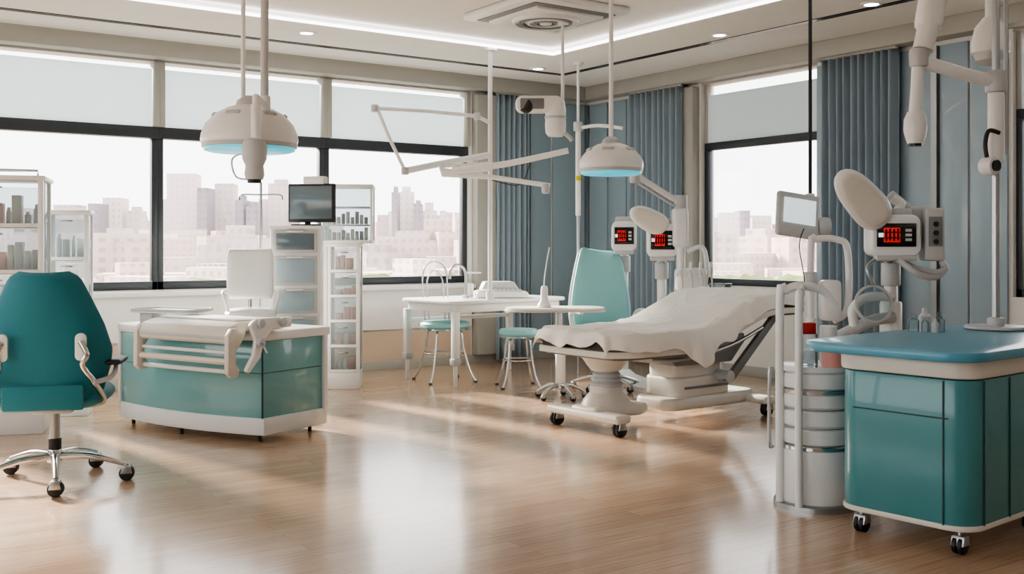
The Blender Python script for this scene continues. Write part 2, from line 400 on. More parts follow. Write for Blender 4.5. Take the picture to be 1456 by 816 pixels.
def curtain(name, x0, y0, x1, y1, nx, ny, z0=0.03, z1=3.12, folds=7):
    bm = bmesh.new(); N = folds*14; K = 14; g = []
    for j in range(K+1):
        z = z0+(z1-z0)*j/K; row = []
        for i in range(N+1):
            t = i/N; a = 2*math.pi*folds*t
            off = 0.09+0.045*math.sin(a+0.5*math.sin(a*0.37))*(0.85+0.15*j/K)+0.012*noise.noise((t*9, z*0.8, 0))
            tt = t+0.012*math.sin(2*a)/folds
            row.append(bm.verts.new((x0+(x1-x0)*tt+nx*off, y0+(y1-y0)*tt+ny*off, z)))
        g.append(row)
    for j in range(K):
        for i in range(N): bm.faces.new((g[j][i], g[j][i+1], g[j+1][i+1], g[j+1][i]))
    e = wempty(name); o = finish(bm, 'fabric', M['curtain'], e, ang=3)
    md = o.modifiers.new('s', 'SOLIDIFY'); md.thickness = 0.004
    wbox('rail', min(x0, x1)+(nx*0.12 if nx else 0), max(x0, x1)+(nx*0.08 if nx else 0), min(y0, y1)+(ny*0.12 if ny else 0), max(y0, y1)+(ny*0.08 if ny else 0), z1, z1+0.02, 'beige', parent=e)
curtain('curtain', Lu(697), -0.03, Lu(742), -0.03, 0, -1, folds=6)
curtain('curtain', -0.03, Rw(908), -0.03, Rw(982), -1, 0, folds=9)
curtain('curtain', -0.03, Rw(1182), -0.03, Rw(1288), -1, 0, folds=10)

# ---------------------------------------------------------------- city (one mesh)
cbm = bmesh.new()
def city(items, mi):
    for (X, Y, w, dp, z1, rz) in items:
        x, y = W(X, Y); zb = -14
        m = mi if isinstance(mi, int) else random.choice(mi)
        parts = [(w, dp, z1)]
        if random.random() < 0.5: parts.append((w*0.55, dp*0.55, z1+random.uniform(0.8, 2.5)))
        for (ww, dd, zt) in parts:
            r = bmesh.ops.create_cube(cbm, size=1)
            mm = Matrix.Translation((x, y, (zt+zb)/2)) @ Matrix.Rotation(YAW+rz, 4, 'Z') @ Matrix.Diagonal((ww, dd, zt-zb, 1))
            bmesh.ops.transform(cbm, matrix=mm, verts=r['verts'])
            for v in r['verts']:
                for f in v.link_faces: f.material_index = m
def row(y0, y1, z0, z1, w0, w1, n, span=0.9):
    L = []
    for _ in range(n):
        Y = random.uniform(y0, y1); X = random.uniform(-span, span*0.75)*Y
        L.append((X, Y, random.uniform(w0, w1), random.uniform(w0, w1), random.uniform(z0, z1)+H, random.uniform(-0.5, 0.5)))
    return L
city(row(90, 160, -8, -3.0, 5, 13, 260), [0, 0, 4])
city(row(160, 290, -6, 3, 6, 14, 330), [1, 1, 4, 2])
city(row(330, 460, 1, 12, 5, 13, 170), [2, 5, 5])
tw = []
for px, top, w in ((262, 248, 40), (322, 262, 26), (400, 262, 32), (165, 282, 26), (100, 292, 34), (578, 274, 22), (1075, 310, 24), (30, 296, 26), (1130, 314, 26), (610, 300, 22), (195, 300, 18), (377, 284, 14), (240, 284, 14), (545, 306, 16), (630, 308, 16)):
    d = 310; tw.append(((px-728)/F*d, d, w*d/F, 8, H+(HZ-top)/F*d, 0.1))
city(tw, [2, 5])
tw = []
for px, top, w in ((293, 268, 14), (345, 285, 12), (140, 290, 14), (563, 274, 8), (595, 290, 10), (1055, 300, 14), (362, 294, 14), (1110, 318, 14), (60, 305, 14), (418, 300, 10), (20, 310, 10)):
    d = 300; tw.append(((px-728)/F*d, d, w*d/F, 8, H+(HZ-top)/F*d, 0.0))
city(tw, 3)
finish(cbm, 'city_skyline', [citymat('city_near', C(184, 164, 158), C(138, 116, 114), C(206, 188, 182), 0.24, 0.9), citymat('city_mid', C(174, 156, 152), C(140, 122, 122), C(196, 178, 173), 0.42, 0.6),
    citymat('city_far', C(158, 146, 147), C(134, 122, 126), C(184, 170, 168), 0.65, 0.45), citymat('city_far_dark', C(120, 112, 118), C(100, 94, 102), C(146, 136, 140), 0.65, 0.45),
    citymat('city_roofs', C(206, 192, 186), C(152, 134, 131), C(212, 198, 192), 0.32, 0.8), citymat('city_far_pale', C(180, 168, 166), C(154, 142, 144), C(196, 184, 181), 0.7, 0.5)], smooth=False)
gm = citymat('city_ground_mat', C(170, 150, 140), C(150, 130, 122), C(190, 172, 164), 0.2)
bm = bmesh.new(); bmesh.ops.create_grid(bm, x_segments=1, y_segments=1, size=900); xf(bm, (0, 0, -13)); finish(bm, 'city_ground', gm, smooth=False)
def hedge(name, x0, x1, y0, y1, zt):
    bm = bmesh.new(); bmesh.ops.create_grid(bm, x_segments=120, y_segments=8, size=0.5)
    for v in bm.verts:
        e = 1-abs(v.co.y*2)**3; x = x0+(v.co.x+0.5)*(x1-x0); y = y0+(v.co.y+0.5)*(y1-y0)
        if (y1-y0) > (x1-x0): x = x0+(v.co.y+0.5)*(x1-x0); y = y0+(v.co.x+0.5)*(y1-y0)
        v.co = (x, y, -0.3+(zt+0.3+0.1*noise.noise((x*2.3, y*2.3, 0))+0.07*noise.noise((x*8, y*8, 3)))*e)
    o = finish(bm, name, M['hedge']); return o
hedge('hedge', -14, 0.5, 1.6, 2.6, 0.93)
hedge('hedge', 1.6, 2.6, -11, 1.5, 0.97)

# ---------------------------------------------------------------- FURNITURE
b = B('office_chair', px=78, Y=6.05, yaw=12)
b.star(0.40, 'chrome', 0.042, off=-6, hub=0.15)
b.cyl('gas_lift', 0.028, 0.3, (0, 0, 0.29), 'steel'); b.cyl('lift_sleeve', 0.036, 0.1, (0, 0, 0.2), 'dark')
b.box('mechanism', (0.22, 0.24, 0.05), (0, 0.03, 0.425), 'lgrey', bev=0.015)
b.pillow('seat', lambda t: 0.31-0.05*abs(2*t-1)**3, 0.56, 0.13, 'tealfab', (0, -0.26, 0.50), (-90, 0, 0))
def wf(t):
    pts = [(0, 0.24), (0.08, 0.29), (0.3, 0.335), (0.42, 0.345), (0.6, 0.305), (0.8, 0.24), (0.93, 0.195), (0.98, 0.165), (1, 0.13)]
    for (a, va), (c, vc) in zip(pts, pts[1:]):
        if t <= c: k = (t-a)/(c-a); return va+(vc-va)*k
    return 0.1
b.pillow('backrest', wf, 0.76, 0.085, 'tealfab', (0, -0.26, 0.45), (6, 0, 0), bend=0.07, curve=lambda t: 0.03*math.sin(t*3.1), nv=30)
b.box('lumbar_plate', (0.42, 0.03, 0.14), (0, -0.30, 0.52), 'tealfab', bev=0.014)
for sx in (-1, 1):
    b.prism('bracket_%d' % (sx+1), rrect(0.06, 0.15, 0.028, 5, sx*0.2, 0.80), -0.345, -0.32, 'white', 'y', bev=0.006)
    b.tube('bracket_arm_%d' % (sx+1), [(sx*0.2, -0.345, 0.83), (sx*0.235, -0.36, 0.76), (sx*0.21, -0.345, 0.70), (sx*0.26, -0.28, 0.60), (sx*0.28, -0.12, 0.47), (sx*0.12, 0, 0.43)], 0.017, 'chrome', 6)
    b.tube('arm_support_%d' % (sx+1), [(sx*0.26, -0.3, 0.6), (sx*0.34, -0.22, 0.62), (sx*0.35, -0.1, 0.68)], 0.014, 'lgrey', 5)
    b.pillow('arm_pad_%d' % (sx+1), lambda t: 0.045, 0.28, 0.035, 'dark', (sx*0.35, -0.24, 0.70), (-90, 0, 0))

def cabinet(name, px0, px1, d, ztop, shelves, dp=0.4, yaw=0, items=True, z0=0.0):
    xw = (px1-px0)/F*d; b = B(name, px=(px0+px1)/2, Y=d+dp/2, yaw=yaw)
    for sx in (-1, 1):
        for sy in (-1, 1): b.box('post', (0.035, 0.035, ztop-z0), (sx*(xw/2-0.018), sy*(dp/2-0.018), (ztop+z0)/2), 'white', bev=0.006)
    b.box('base', (xw, dp, 0.16), (0, 0, z0+0.08), 'white'); b.box('top', (xw+0.03, dp+0.03, 0.035), (0, 0, ztop), 'white', bev=0.01)
    b.box('back', (xw-0.03, 0.01, ztop-z0-0.1), (0, dp/2-0.01, (ztop+z0)/2), 'cglass')
    for sx in (-1, 1): b.box('side_glass', (0.006, dp-0.06, ztop-z0-0.16), (sx*(xw/2-0.01), 0, (ztop+z0)/2+0.06), 'cglass')
    zs = [z0+0.16+(ztop-z0-0.18)*i/shelves for i in range(shelves+1)]
    for i in range(shelves):
        a, c = zs[i], zs[i+1]
        b.box('shelf_%d' % i, (xw-0.04, dp-0.03, 0.015), (0, 0, a), 'white', bev=0.003)
        b.box('door_rail_%d' % i, (xw-0.05, 0.02, 0.028), (0, -dp/2+0.005, a+0.012), 'white', bev=0.005)
        b.box('door_glass_%d' % i, (xw-0.07, 0.006, c-a-0.03), (0, -dp/2+0.01, (a+c)/2+0.01), 'cglass')
        b.box('handle_%d' % i, (0.09, 0.015, 0.012), (0, -dp/2-0.012, c-0.05), 'steel')
        if items:
            x = -xw/2+0.07
            while x < xw/2-0.07:
                w = random.uniform(0.03, 0.07); h = random.uniform(0.3, 0.75)*(c-a-0.03)
                if random.random() < 0.7: b.box('supply_box', (w, 0.12, h), (x+w/2, -0.06, a+0.008+h/2), items if isinstance(items, str) else random.choice(['white', 'cream', 'lgrey', 'pink']), bev=0.004)
                else: b.lathe('jar', [(0, 0), (w/2, 0), (w/2, h*0.75), (w/3.5, h*0.85), (w/3.5, h), (0, h)], (x+w/2, -0.04, a+0.008), 'white', seg=16)
                x += w+0.012
    return b
b = cabinet('glass_door_cabinet', -60, 64, 7.5, 1.84, 5, dp=0.42, yaw=16)
b.tube('top_rail', [(-0.26, -0.1, 1.86), (-0.26, -0.1, 1.9), (0.26, -0.1, 1.9), (0.26, -0.1, 1.86)], 0.008, 'steel')
cabinet('glass_door_cabinet', 70, 128, 8.35, 1.62, 4, dp=0.36, yaw=16)

# curved teal nurse desk
DX, DY = (-1.704-2.986)/2, (7.18+8.1)/2
b = B('reception_desk', X=DX, Y=DY, yaw=-33)
L = 1.56; D = 0.62
def deskout(l, dd, bulge, off=0.0):
    o = []
    for i in range(17):
        t = -1+2*i/16; o.append((t*l/2, -bulge*(1-t*t)-off))
    o += [(l/2, dd), (-l/2, dd)]
    return o
b.prism('body', deskout(L-0.04, D-0.02, 0.09), 0.16, 0.70, 'tealdesk', bev=0.01)
b.prism('plinth', deskout(L, D, 0.10, 0.006), 0.05, 0.17, 'white', bev=0.012)
b.prism('top', deskout(L+0.03, D+0.02, 0.105, 0.012), 0.70, 0.765, 'white', bev=0.015)
for sx in (-1, 1):
    b.box('edge_post', (0.035, 0.035, 0.6), (sx*(L/2-0.012), D-0.02, 0.42), 'white', bev=0.008)
b.box('edge_post', (0.03, 0.03, 0.6), (-L/2+0.012, 0.0, 0.42), 'white', bev=0.008)
b.prism('drawer_seam', deskout(L-0.036, D-0.05, 0.091, 0.001), 0.475, 0.48, 'tealseam')
b.box('corner_seam', (0.006, 0.012, 0.53), (L/2-0.022, -0.001, 0.43), 'tealseam', bev=0)
for sx in (-1, 1):
    for y in (0.05, D-0.08): b.cyl('foot', 0.014, 0.055, (sx*(L/2-0.1), y, 0.027), 'dark')
b.cyl('foot', 0.014, 0.055, (0, -0.06, 0.027), 'dark')
# folding tray machine on desk front
b2 = B('document_scanner', X=DX, Y=DY, yaw=-33)
x0, x1 = -0.22, 0.72
b2.prism('housing', [(-0.15, 0.768), (0.26, 0.768), (0.26, 0.81), (0.22, 0.825), (-0.14, 0.835), (-0.24, 0.81), (-0.27, 0.76), (-0.27, 0.71), (-0.24, 0.69), (-0.16, 0.69)], x0+0.02, x1-0.02, 'cream', 'x', bev=0.008)
b2.box('front_rib', (x1-x0-0.06, 0.012, 0.02), ((x0+x1)/2, -0.272, 0.735), 'lgrey', bev=0.004)
b2.prism('cover', [(-0.12, 0.835), (0.2, 0.83), (0.2, 0.845), (-0.12, 0.85)], x0+0.08, x1-0.1, 'white', 'x', bev=0.006)
for i, (y, z, r) in enumerate(((-0.235, 0.635, 0.013), (-0.25, 0.575, 0.022), (-0.225, 0.505, 0.016))):
    b2.cyl('roller_%d' % i, r, x1-x0, ((x0+x1)/2, y, z), 'white' if i % 2 == 0 else 'cream', (0, 90, 0), seg=20, bev=0.004)
for x in (x0, x1):
    b2.prism('end_plate', [(-0.15, 0.80), (-0.25, 0.80), (-0.29, 0.75), (-0.29, 0.50), (-0.26, 0.47), (-0.20, 0.47), (-0.185, 0.52), (-0.22, 0.56), (-0.22, 0.64), (-0.17, 0.70), (-0.13, 0.77)], x-0.022, x+0.022, 'cream', 'x', bev=0.01)
b2.prism('side_lever', [(0.2, 0.86), (-0.12, 0.865), (-0.18, 0.82), (-0.13, 0.72), (-0.15, 0.62), (-0.22, 0.52), (-0.19, 0.50), (-0.09, 0.60), (-0.05, 0.72), (0.02, 0.78), (0.2, 0.79)], 0.80, 0.84, 'white', 'x', bev=0.012)
b2.box('lever_link', (0.12, 0.2, 0.05), (0.76, 0.02, 0.815), 'white', bev=0.015)
for q in ((0.85, -0.1, 0.83), (0.85, 0.1, 0.83), (0.85, -0.1, 0.70)): b2.cyl('knob', 0.03, 0.035, q, 'lgrey', (0, 90, 0), bev=0.008)
b2.tube('release_rod', [(0.85, -0.1, 0.70), (0.92, -0.14, 0.68), (0.95, -0.14, 0.64)], 0.008, 'steel', 4)
b3 = B('paper_tray', X=DX-0.20, Y=DY+0.26, yaw=-20)
b3.prism('tray', rrect(0.56, 0.32, 0.05), 0.856, 0.868, 'white', bev=0.005)
b3.tube('rim', [(x, y, 0.876) for x, y in rrect(0.54, 0.30, 0.05)], 0.011, 'lgrey', closed=True)
b3.box('paper', (0.44, 0.21, 0.006), (0, 0, 0.871), 'white', bev=0.001)
b3.box('tray_stand', (0.12, 0.18, 0.095), (-0.17, 0, 0.812), 'lgrey', bev=0.015)

# white drafting chair behind desk
b = B('drafting_chair', px=357, Y=8.62, yaw=16)
b.star(0.23, 'chrome', 0.026, 0); b.cyl('gas_lift', 0.025, 0.62, (0, 0, 0.45), 'steel')
b.pillow('seat', lambda t: 0.21-0.03*abs(2*t-1)**3, 0.40, 0.09, 'white', (0, -0.2, 0.80), (-90, 0, 0))
b.pillow('backrest', lambda t: 0.19-0.02*abs(2*t-1)**6, 0.42, 0.07, 'white', (0, 0.16, 0.91), (-5, 0, 0), bend=-0.02, pw=8)
b.tube('back_support', [(0, 0, 0.76), (0, 0.17, 0.76), (0, 0.22, 0.85), (0, 0.21, 1.1)], 0.018, 'steel', 5)
for sx in (-1, 1): b.tube('arm', [(sx*0.19, 0.16, 0.98), (sx*0.22, 0.08, 0.98), (sx*0.22, -0.08, 0.96), (sx*0.18, -0.1, 0.82)], 0.013, 'white', 5)
b.tube('foot_ring', [(0.18*math.cos(a*math.pi/8), 0.18*math.sin(a*math.pi/8), 0.35) for a in range(16)], 0.01, 'chrome', closed=True)

b = B('iv_stand', px=371, Y=9.85)
b.star(0.18, 'steel', 0.022, 30); b.cyl('pole', 0.012, 1.85, (0, 0, 1.02), 'steel')
b.tube('hook_bar', [(-0.2, 0, 1.78), (-0.18, 0, 1.83), (0, 0, 1.83), (0.18, 0, 1.83), (0.2, 0, 1.78)], 0.008, 'steel', 3)
b.tube('top_loop', [(0, 0, 1.94), (-0.05, 0, 1.99), (-0.1, 0, 2.05), (-0.11, 0, 1.99)], 0.008, 'dark', 4)

# drawer tower with monitor
b = B('medical_drawer_unit', px=423, Y=9.25, yaw=6)
w = 0.42; zt = 1.50
b.box('carcass', (w, 0.42, zt-0.06), (0, 0.02, (zt+0.06)/2), 'white', bev=0.01)
b.box('top', (w+0.03, 0.46, 0.03), (0, 0.01, zt+0.012), 'white', bev=0.01)
zz = [0.1, 0.44, 0.76, 1.0, 1.28, 1.50]
for i in range(5):
    a, c = zz[i]+0.015, zz[i+1]-0.015
    b.box('drawer_front_%d' % i, (w-0.05, 0.02, c-a), (0, -0.195, (a+c)/2), 'lgrey', bev=0.008)
    b.box('drawer_glass_%d' % i, (w-0.1, 0.01, c-a-0.05), (0, -0.208, (a+c)/2), 'screen' if i == 4 else 'panel', bev=0.003)
    b.box('handle_%d' % i, (0.14, 0.02, 0.014), (0, -0.222, c-0.01), 'white', bev=0.004)
for sx in (-1, 1):
    for sy in (-0.13, 0.15): b.caster('caster', sx*0.17, sy, 0.022, 0.07)
b = B('computer_monitor', px=443, Y=9.3, yaw=-14)
b.box('base', (0.22, 0.16, 0.015), (-0.05, 0, 1.536), 'dark', bev=0.005); b.box('stem', (0.05, 0.03, 0.1), (-0.05, 0.03, 1.58), 'dark')
b.box('shell', (0.44, 0.05, 0.34), (0, 0.01, 1.73), 'dark', bev=0.012); b.box('screen', (0.40, 0.006, 0.29), (0, -0.017, 1.735), 'screen', bev=0.002)
b.box('webcam_box', (0.2, 0.1, 0.07), (0.03, 0.02, 1.93), 'white', bev=0.012)
# tall supply tower
b = cabinet('medicine_cabinet', 468, 514, 9.95, 1.36, 5, dp=0.38, yaw=4, items='pink')
b.box('side_slab', (0.10, 0.40, 1.37), (-0.20, 0, 0.69), 'white', bev=0.01)
b.box('upper_top', (0.50, 0.40, 0.03), (0.03, 0, 1.92), 'white', bev=0.01); b.box('upper_floor', (0.48, 0.40, 0.03), (0.03, 0, 1.39), 'white', bev=0.01)
for sx in (-0.2, 0.26):
    b.box('upper_side', (0.012, 0.36, 0.52), (sx, 0, 1.65), 'cglass')
    for sy in (-0.18, 0.18): b.box('upper_post', (0.022, 0.022, 0.52), (sx, sy, 1.65), 'white', bev=0.004)
b.box('upper_back', (0.44, 0.008, 0.5), (0.03, 0.18, 1.65), 'cglass'); b.box('upper_glass', (0.44, 0.006, 0.5), (0.03, -0.18, 1.65), 'cglass')
for zz_ in (1.55, 1.72): b.box('upper_shelf', (0.44, 0.34, 0.012), (0.03, 0, zz_), 'white')
for i in range(18):
    h = random.uniform(0.06, 0.12); b.cyl('bottle', 0.018, h, (-0.14+0.043*(i % 9), -0.08, (1.41 if i < 9 else 1.56)+h/2), random.choice(['white', 'cream', 'lgrey', 'grey']), bev=0.004)
b.tube('upper_bracket', [(-0.23, -0.2, 1.9), (-0.29, -0.22, 1.86), (-0.27, -0.22, 1.7), (-0.20, -0.2, 1.62)], 0.016, 'white', 5)

# white table
b = B('work_table', X=-0.55, Y=10.0, yaw=40)
TL, TW = 1.5, 0.95
b.prism('top', rrect(TL, TW, 0.12, 8, TL/2, TW/2), 0.79, 0.825, 'white', bev=0.01)
b.prism('apron', rrect(TL-0.1, TW-0.1, 0.09, 8, TL/2, TW/2), 0.71, 0.79, 'white', bev=0.004)
for i, (x, y) in enumerate(((0.07, 0.07), (0.07, TW-0.07), (TL-0.08, 0.07), (TL-0.08, TW-0.07))):
    b.prism('leg_%d' % i, [(x-0.032, y-0.032), (x+0.032, y-0.032), (x+0.032, y+0.032), (x-0.032, y+0.032)], 0.26, 0.72, 'white', bev=0.006)
    b.box('leg_collar_%d' % i, (0.085, 0.085, 0.07), (x, y, 0.24), 'lgrey', bev=0.012)
    b.cyl('leg_lower_%d' % i, 0.022, 0.22, (x, y, 0.11), 'white', bev=0.004)
b.box('cross_rail', (TL-0.2, 0.03, 0.04), (TL/2, TW-0.07, 0.6), 'white')
b = B('desktop_printer', px=712, Y=10.75, yaw=8)
b.prism('body', [(-0.26, 0.828), (0.26, 0.828), (0.27, 0.87), (0.24, 0.90), (-0.24, 0.90), (-0.27, 0.87)], -0.14, 0.18, 'white', 'y', bev=0.015)
b.prism('lid', [(-0.21, 0.90), (0.19, 0.90), (0.13, 0.99), (-0.17, 0.99)], -0.06, 0.17, 'lgrey', 'y', bev=0.015)
b.box('keypad', (0.4, 0.08, 0.012), (0, -0.1, 0.905), 'lgrey', (12, 0, 0), bev=0.004)
for i in range(8): b.box('key', (0.03, 0.02, 0.012), (-0.16+0.045*i, -0.11, 0.912), 'white', (12, 0, 0), bev=0.003)
b = B('lab_tap', px=662, Y=10.75)
b.cyl('base', 0.035, 0.03, (0, 0, 0.84), 'white', bev=0.005); b.tube('spout', [(0, 0, 0.84), (0, 0, 1.05), (-0.03, -0.02, 1.14), (-0.10, -0.05, 1.16), (-0.15, -0.08, 1.10), (-0.155, -0.08, 1.02)], 0.014, 'steel', 6)
b.cyl('body', 0.03, 0.14, (0.05, 0, 0.9), 'white', bev=0.008); b.box('lever', (0.16, 0.02, 0.015), (0.08, 0, 1.08), 'white')

def sidechair(px, d, yaw, seat, hoop=True, sc=1.0):
    b = B('side_chair' if hoop else 'round_stool', px=px, Y=d, yaw=yaw); r = 0.25*sc
    b.lathe('seat', [(0, seat-0.03), (r*0.9, seat-0.03), (r, seat-0.01), (r, seat+0.015), (r*0.93, seat+0.035), (0, seat+0.045)], mt='aqua')
    b.lathe('seat_rim', [(r*0.92, seat-0.045), (r*0.99, seat-0.04), (r*0.99, seat-0.03), (r*0.9, seat-0.03)], mt='chrome')
    for i in range(4):
        a = math.radians(45+90*i); c, s_ = math.cos(a), math.sin(a)
        b.tube('leg_%d' % i, [(r*0.3*c, r*0.3*s_, seat-0.04), (r*0.7*c, r*0.7*s_, seat-0.06), (r*0.85*c, r*0.85*s_, seat*0.55), (r*1.1*c, r*1.1*s_, seat*0.2), (r*1.35*c, r*1.35*s_, 0.012)], 0.012, 'chrome', 5)
        b.cyl('glide_%d' % i, 0.018, 0.014, (r*1.35*c, r*1.35*s_, 0.007), 'dark')
    b.tube('stretcher', [(r*0.8*math.cos(a*math.pi/8), r*0.8*math.sin(a*math.pi/8), seat*0.5) for a in range(16)], 0.008, 'chrome', closed=True)
    if hoop:
        for k, (ww, top) in enumerate(((0.13, 1.19), (0.085, 1.10))):
            b.tube('back_hoop_%d' % k, [(-ww, r*0.8, seat-0.02), (-ww*1.05, r*1.05, seat+0.3), (-ww*0.9, r*1.1, top-0.08), (0, r*1.15, top), (ww*0.9, r*1.1, top-0.08), (ww*1.05, r*1.05, seat+0.3), (ww, r*0.8, seat-0.02)], 0.008, 'chrome', 6)
    return b
sidechair(632, 10.6, 25, 0.56)
sidechair(737, 10.15, 10, 0.52, False, 0.75)

# overbed table
b = B('overbed_table', px=797, Y=9.35, yaw=4)
b.prism('top', rrect(0.88, 0.44, 0.2, 8, -0.05, 0), 0.785, 0.81, 'cream', bev=0.01)
b.prism('top_rim', rrect(0.90, 0.46, 0.2, 8, -0.05, 0), 0.775, 0.788, 'lgrey', bev=0.004)
b.cyl('column', 0.03, 0.62, (0.0, 0, 0.45), 'steel'); b.cyl('column_sleeve', 0.045, 0.3, (0, 0, 0.28), 'white', bev=0.006)
b.star(0.22, 'chrome', 0.026, 5)
b = B('lotion_dispenser', px=774, Y=9.3)
b.lathe('bottle', [(0, 0.812), (0.06, 0.812), (0.062, 0.83), (0.035, 0.88), (0.03, 0.98), (0.022, 1.0), (0.0, 1.0)], mt='white')
b.tube('nozzle', [(0, 0, 0.99), (0, 0, 1.05), (0.02, 0, 1.2), (0.045, 0, 1.34)], 0.006, 'white', 4)

# aqua treatment chair
b = B('treatment_chair', px=862, Y=9.95, yaw=20)
b.star(0.32, 'chrome', 0.03, 0); b.cyl('column', 0.05, 0.4, (0, 0, 0.28), 'white', bev=0.01)
b.pillow('seat', lambda t: 0.26-0.03*abs(2*t-1)**4, 0.54, 0.13, 'aqua', (0, -0.34, 0.55), (-90, 0, 0))
def wb(t): return 0.315*(1-max(0, (t-0.25))**1.4*0.52)*(0.9+0.1*min(1, t/0.15))*(1 if t < 0.93 else 1-1.6*(t-0.93))
b.pillow('backrest', wb, 0.78, 0.10, 'aqua', (0, 0.16, 0.56), (-14, 6, 0), bend=-0.05)
b.pillow('back_shell', lambda t: wb(t)*1.04, 0.78, 0.06, 'white', (0, 0.20, 0.55), (-14, 6, 0), bend=-0.05)
for sx in (-1, 1):
    b.tube('arm_%d' % sx, [(sx*0.28, 0.1, 0.5), (sx*0.34, 0.05, 0.72), (sx*0.34, -0.2, 0.74)], 0.02, 'white', 5)

# ---- examination bed
b = B('examination_bed', X=0.45, Y=7.65, yaw=38)
BL = 2.1
def zp(s):
    t = min(1, max(0, (s-0.75)/1.0)); t = t*t*(3-2*t)
    return 0.72+0.25*t
def hw(s):
    e = max(0, 1-s/0.22); e2 = max(0, 1-(BL-s)/0.15)
    return 0.46*(1-0.22*e*e-0.1*e2*e2)
def bedlayer(n, zt, zb, grow, mt, s0=0.0, s1=BL, bev=0.012):
    bm = bmesh.new(); K = 40; rings = []
    for i in range(K+1):
        s = s0+(s1-s0)*(0.5-0.5*math.cos(math.pi*i/K)); h = hw(s)+grow
        rings.append([bm.verts.new((s, -h, zp(s)+zb)), bm.verts.new((s, h, zp(s)+zb)), bm.verts.new((s, h, zp(s)+zt)), bm.verts.new((s, -h, zp(s)+zt))])
    for a, c in zip(rings, rings[1:]):
        for j in range(4): bm.faces.new((a[j], a[(j+1) % 4], c[(j+1) % 4], c[j]))
    bm.faces.new(rings[0]); bm.faces.new(rings[-1]); bmesh.ops.recalc_face_normals(bm, faces=bm.faces); bevel(bm, bev, 3, 0.8)
    return finish(bm, n, M[mt], b.e)
bedlayer('mattress', 0.0, -0.11, 0.0, 'mattress', 0.01, BL-0.01, 0.02)
bedlayer('frame_rail', -0.11, -0.155, 0.03, 'cream', -0.03, BL+0.02, 0.015)
bedlayer('under_tray', -0.155, -0.175, -0.03, 'grey', 0.04, BL-0.05, 0.008)
# sheet
def rid(x, y, z): return max(0, 1-3.2*abs(noise.noise((x, y, z))))**2
bm = bmesh.new(); NS, NQ = 190, 130; G = []
for i in range(NS+1):
    u = i/NS; rowv = []
    for j in range(NQ+1):
        v = 2*j/NQ-1
        s = -0.005+(BL*0.985)*max(0, (u-0.07)/0.93)
        end = max(0, (0.07-u)/0.07)
        h = hw(max(s, 0))+0.008
        dm = 0.095+0.06*noise.noise((s*1.8, 1.0, 0))+0.02*noise.noise((s*6, 4.0, 0))
        if v < 0: dm += 0.20*math.exp(-((s-0.82)/0.17)**2)+0.07*math.exp(-((s-1.15)/0.1)**2)
        av = abs(v)
        edge = 1-0.4*max(0, av-0.5)
        wr = 0.014*noise.noise((s*2.6+v*1.8, v*3.0-s, 0.5))+0.017*rid(s*1.6+v*0.8, v*1.2-s*0.7, 1.5)+0.010*rid(s*3.4-v*1.1, v*2.4+s*1.2, 7.5)+0.004*noise.noise((s*18, v*12, 5))
        ridge = 0.032*math.exp(-((s-0.98+0.45*v)/0.035)**2)*(0.5-0.5*v)+0.026*math.exp(-((s-1.22+0.35*v)/0.03)**2)*(0.5-0.4*v)+0.018*math.exp(-((s-0.7+0.5*v)/0.025)**2)*(0.5-0.5*v)
        if av < 0.78:
            q = av/0.78; y = math.copysign(h*q, v); z = zp(s)+0.008+(wr+0.006)*edge+ridge-0.010*max(0, (q-0.9)/0.1)**2
        else:
            q = (av-0.78)/0.22; drop = dm*q
            out = 0.012*min(1, q*3)+0.028*min(1, drop/0.11)
            y = math.copysign(h+out+max(-0.008, (0.016*math.sin(s*19+2*math.sin(s*5))+0.007*math.sin(s*43))*q*(1+1.2*math.exp(-((s-0.85)/0.3)**2))), v)
            z = zp(s)+0.002+(wr+0.006)*(1-q)+ridge*(1-q)-drop
        if end > 0:
            hang = 0.105*(1+0.55*noise.noise((v*2.2, 7, 1)))
            if av > 0.78: hang *= (1-0.6*(av-0.78)/0.22)
            z -= end*hang*(1-math.exp(-end*4)); s -= 0.018+0.034*math.sin(min(1, end*1.5)*1.57)+0.008*math.sin(v*14)*end; s += 0.018*(1-min(1, end*6))
        rowv.append(bm.verts.new((s, y, z)))
    G.append(rowv)
for i in range(NS):
    for j in range(NQ): bm.faces.new((G[i][j], G[i][j+1], G[i+1][j+1], G[i+1][j]))
o = finish(bm, 'sheet', M['sheet'], b.e, ang=3.1)
md = o.modifiers.new('t', 'SOLIDIFY'); md.thickness = 0.004
# front pedestal
b.box('front_crossbar', (0.15, 0.78, 0.06), (0.13, 0, 0.125), 'cream', bev=0.025, seg=3)
b.prism('front_foot', [(0.08, -0.14), (0.5, -0.2), (0.62, -0.14), (0.62, 0.14), (0.5, 0.2), (0.08, 0.14)], 0.10, 0.18, 'cream', bev=0.03, seg=3)
b.lathe('front_column_base', [(0.19, 0.17), (0.17, 0.22), (0.125, 0.27), (0.12, 0.32)], (0.32, 0, 0), 'cream', sc=(1.1, 0.9, 1))
b.lathe('front_bellows', [(0.12, 0.31), (0.13, 0.335), (0.105, 0.35), (0.115, 0.37), (0.095, 0.385), (0.105, 0.405), (0.09, 0.42), (0.095, 0.44)], (0.32, 0, 0), 'lgrey')
b.lathe('front_column_head', [(0.10, 0.43), (0.13, 0.47), (0.16, 0.52), (0.19, 0.54), (0.19, 0.56)], (0.32, 0, 0), 'cream', sc=(1.2, 1, 1))
b.box('front_plate', (0.55, 0.5, 0.03), (0.4, 0, 0.548), 'lgrey', bev=0.012)
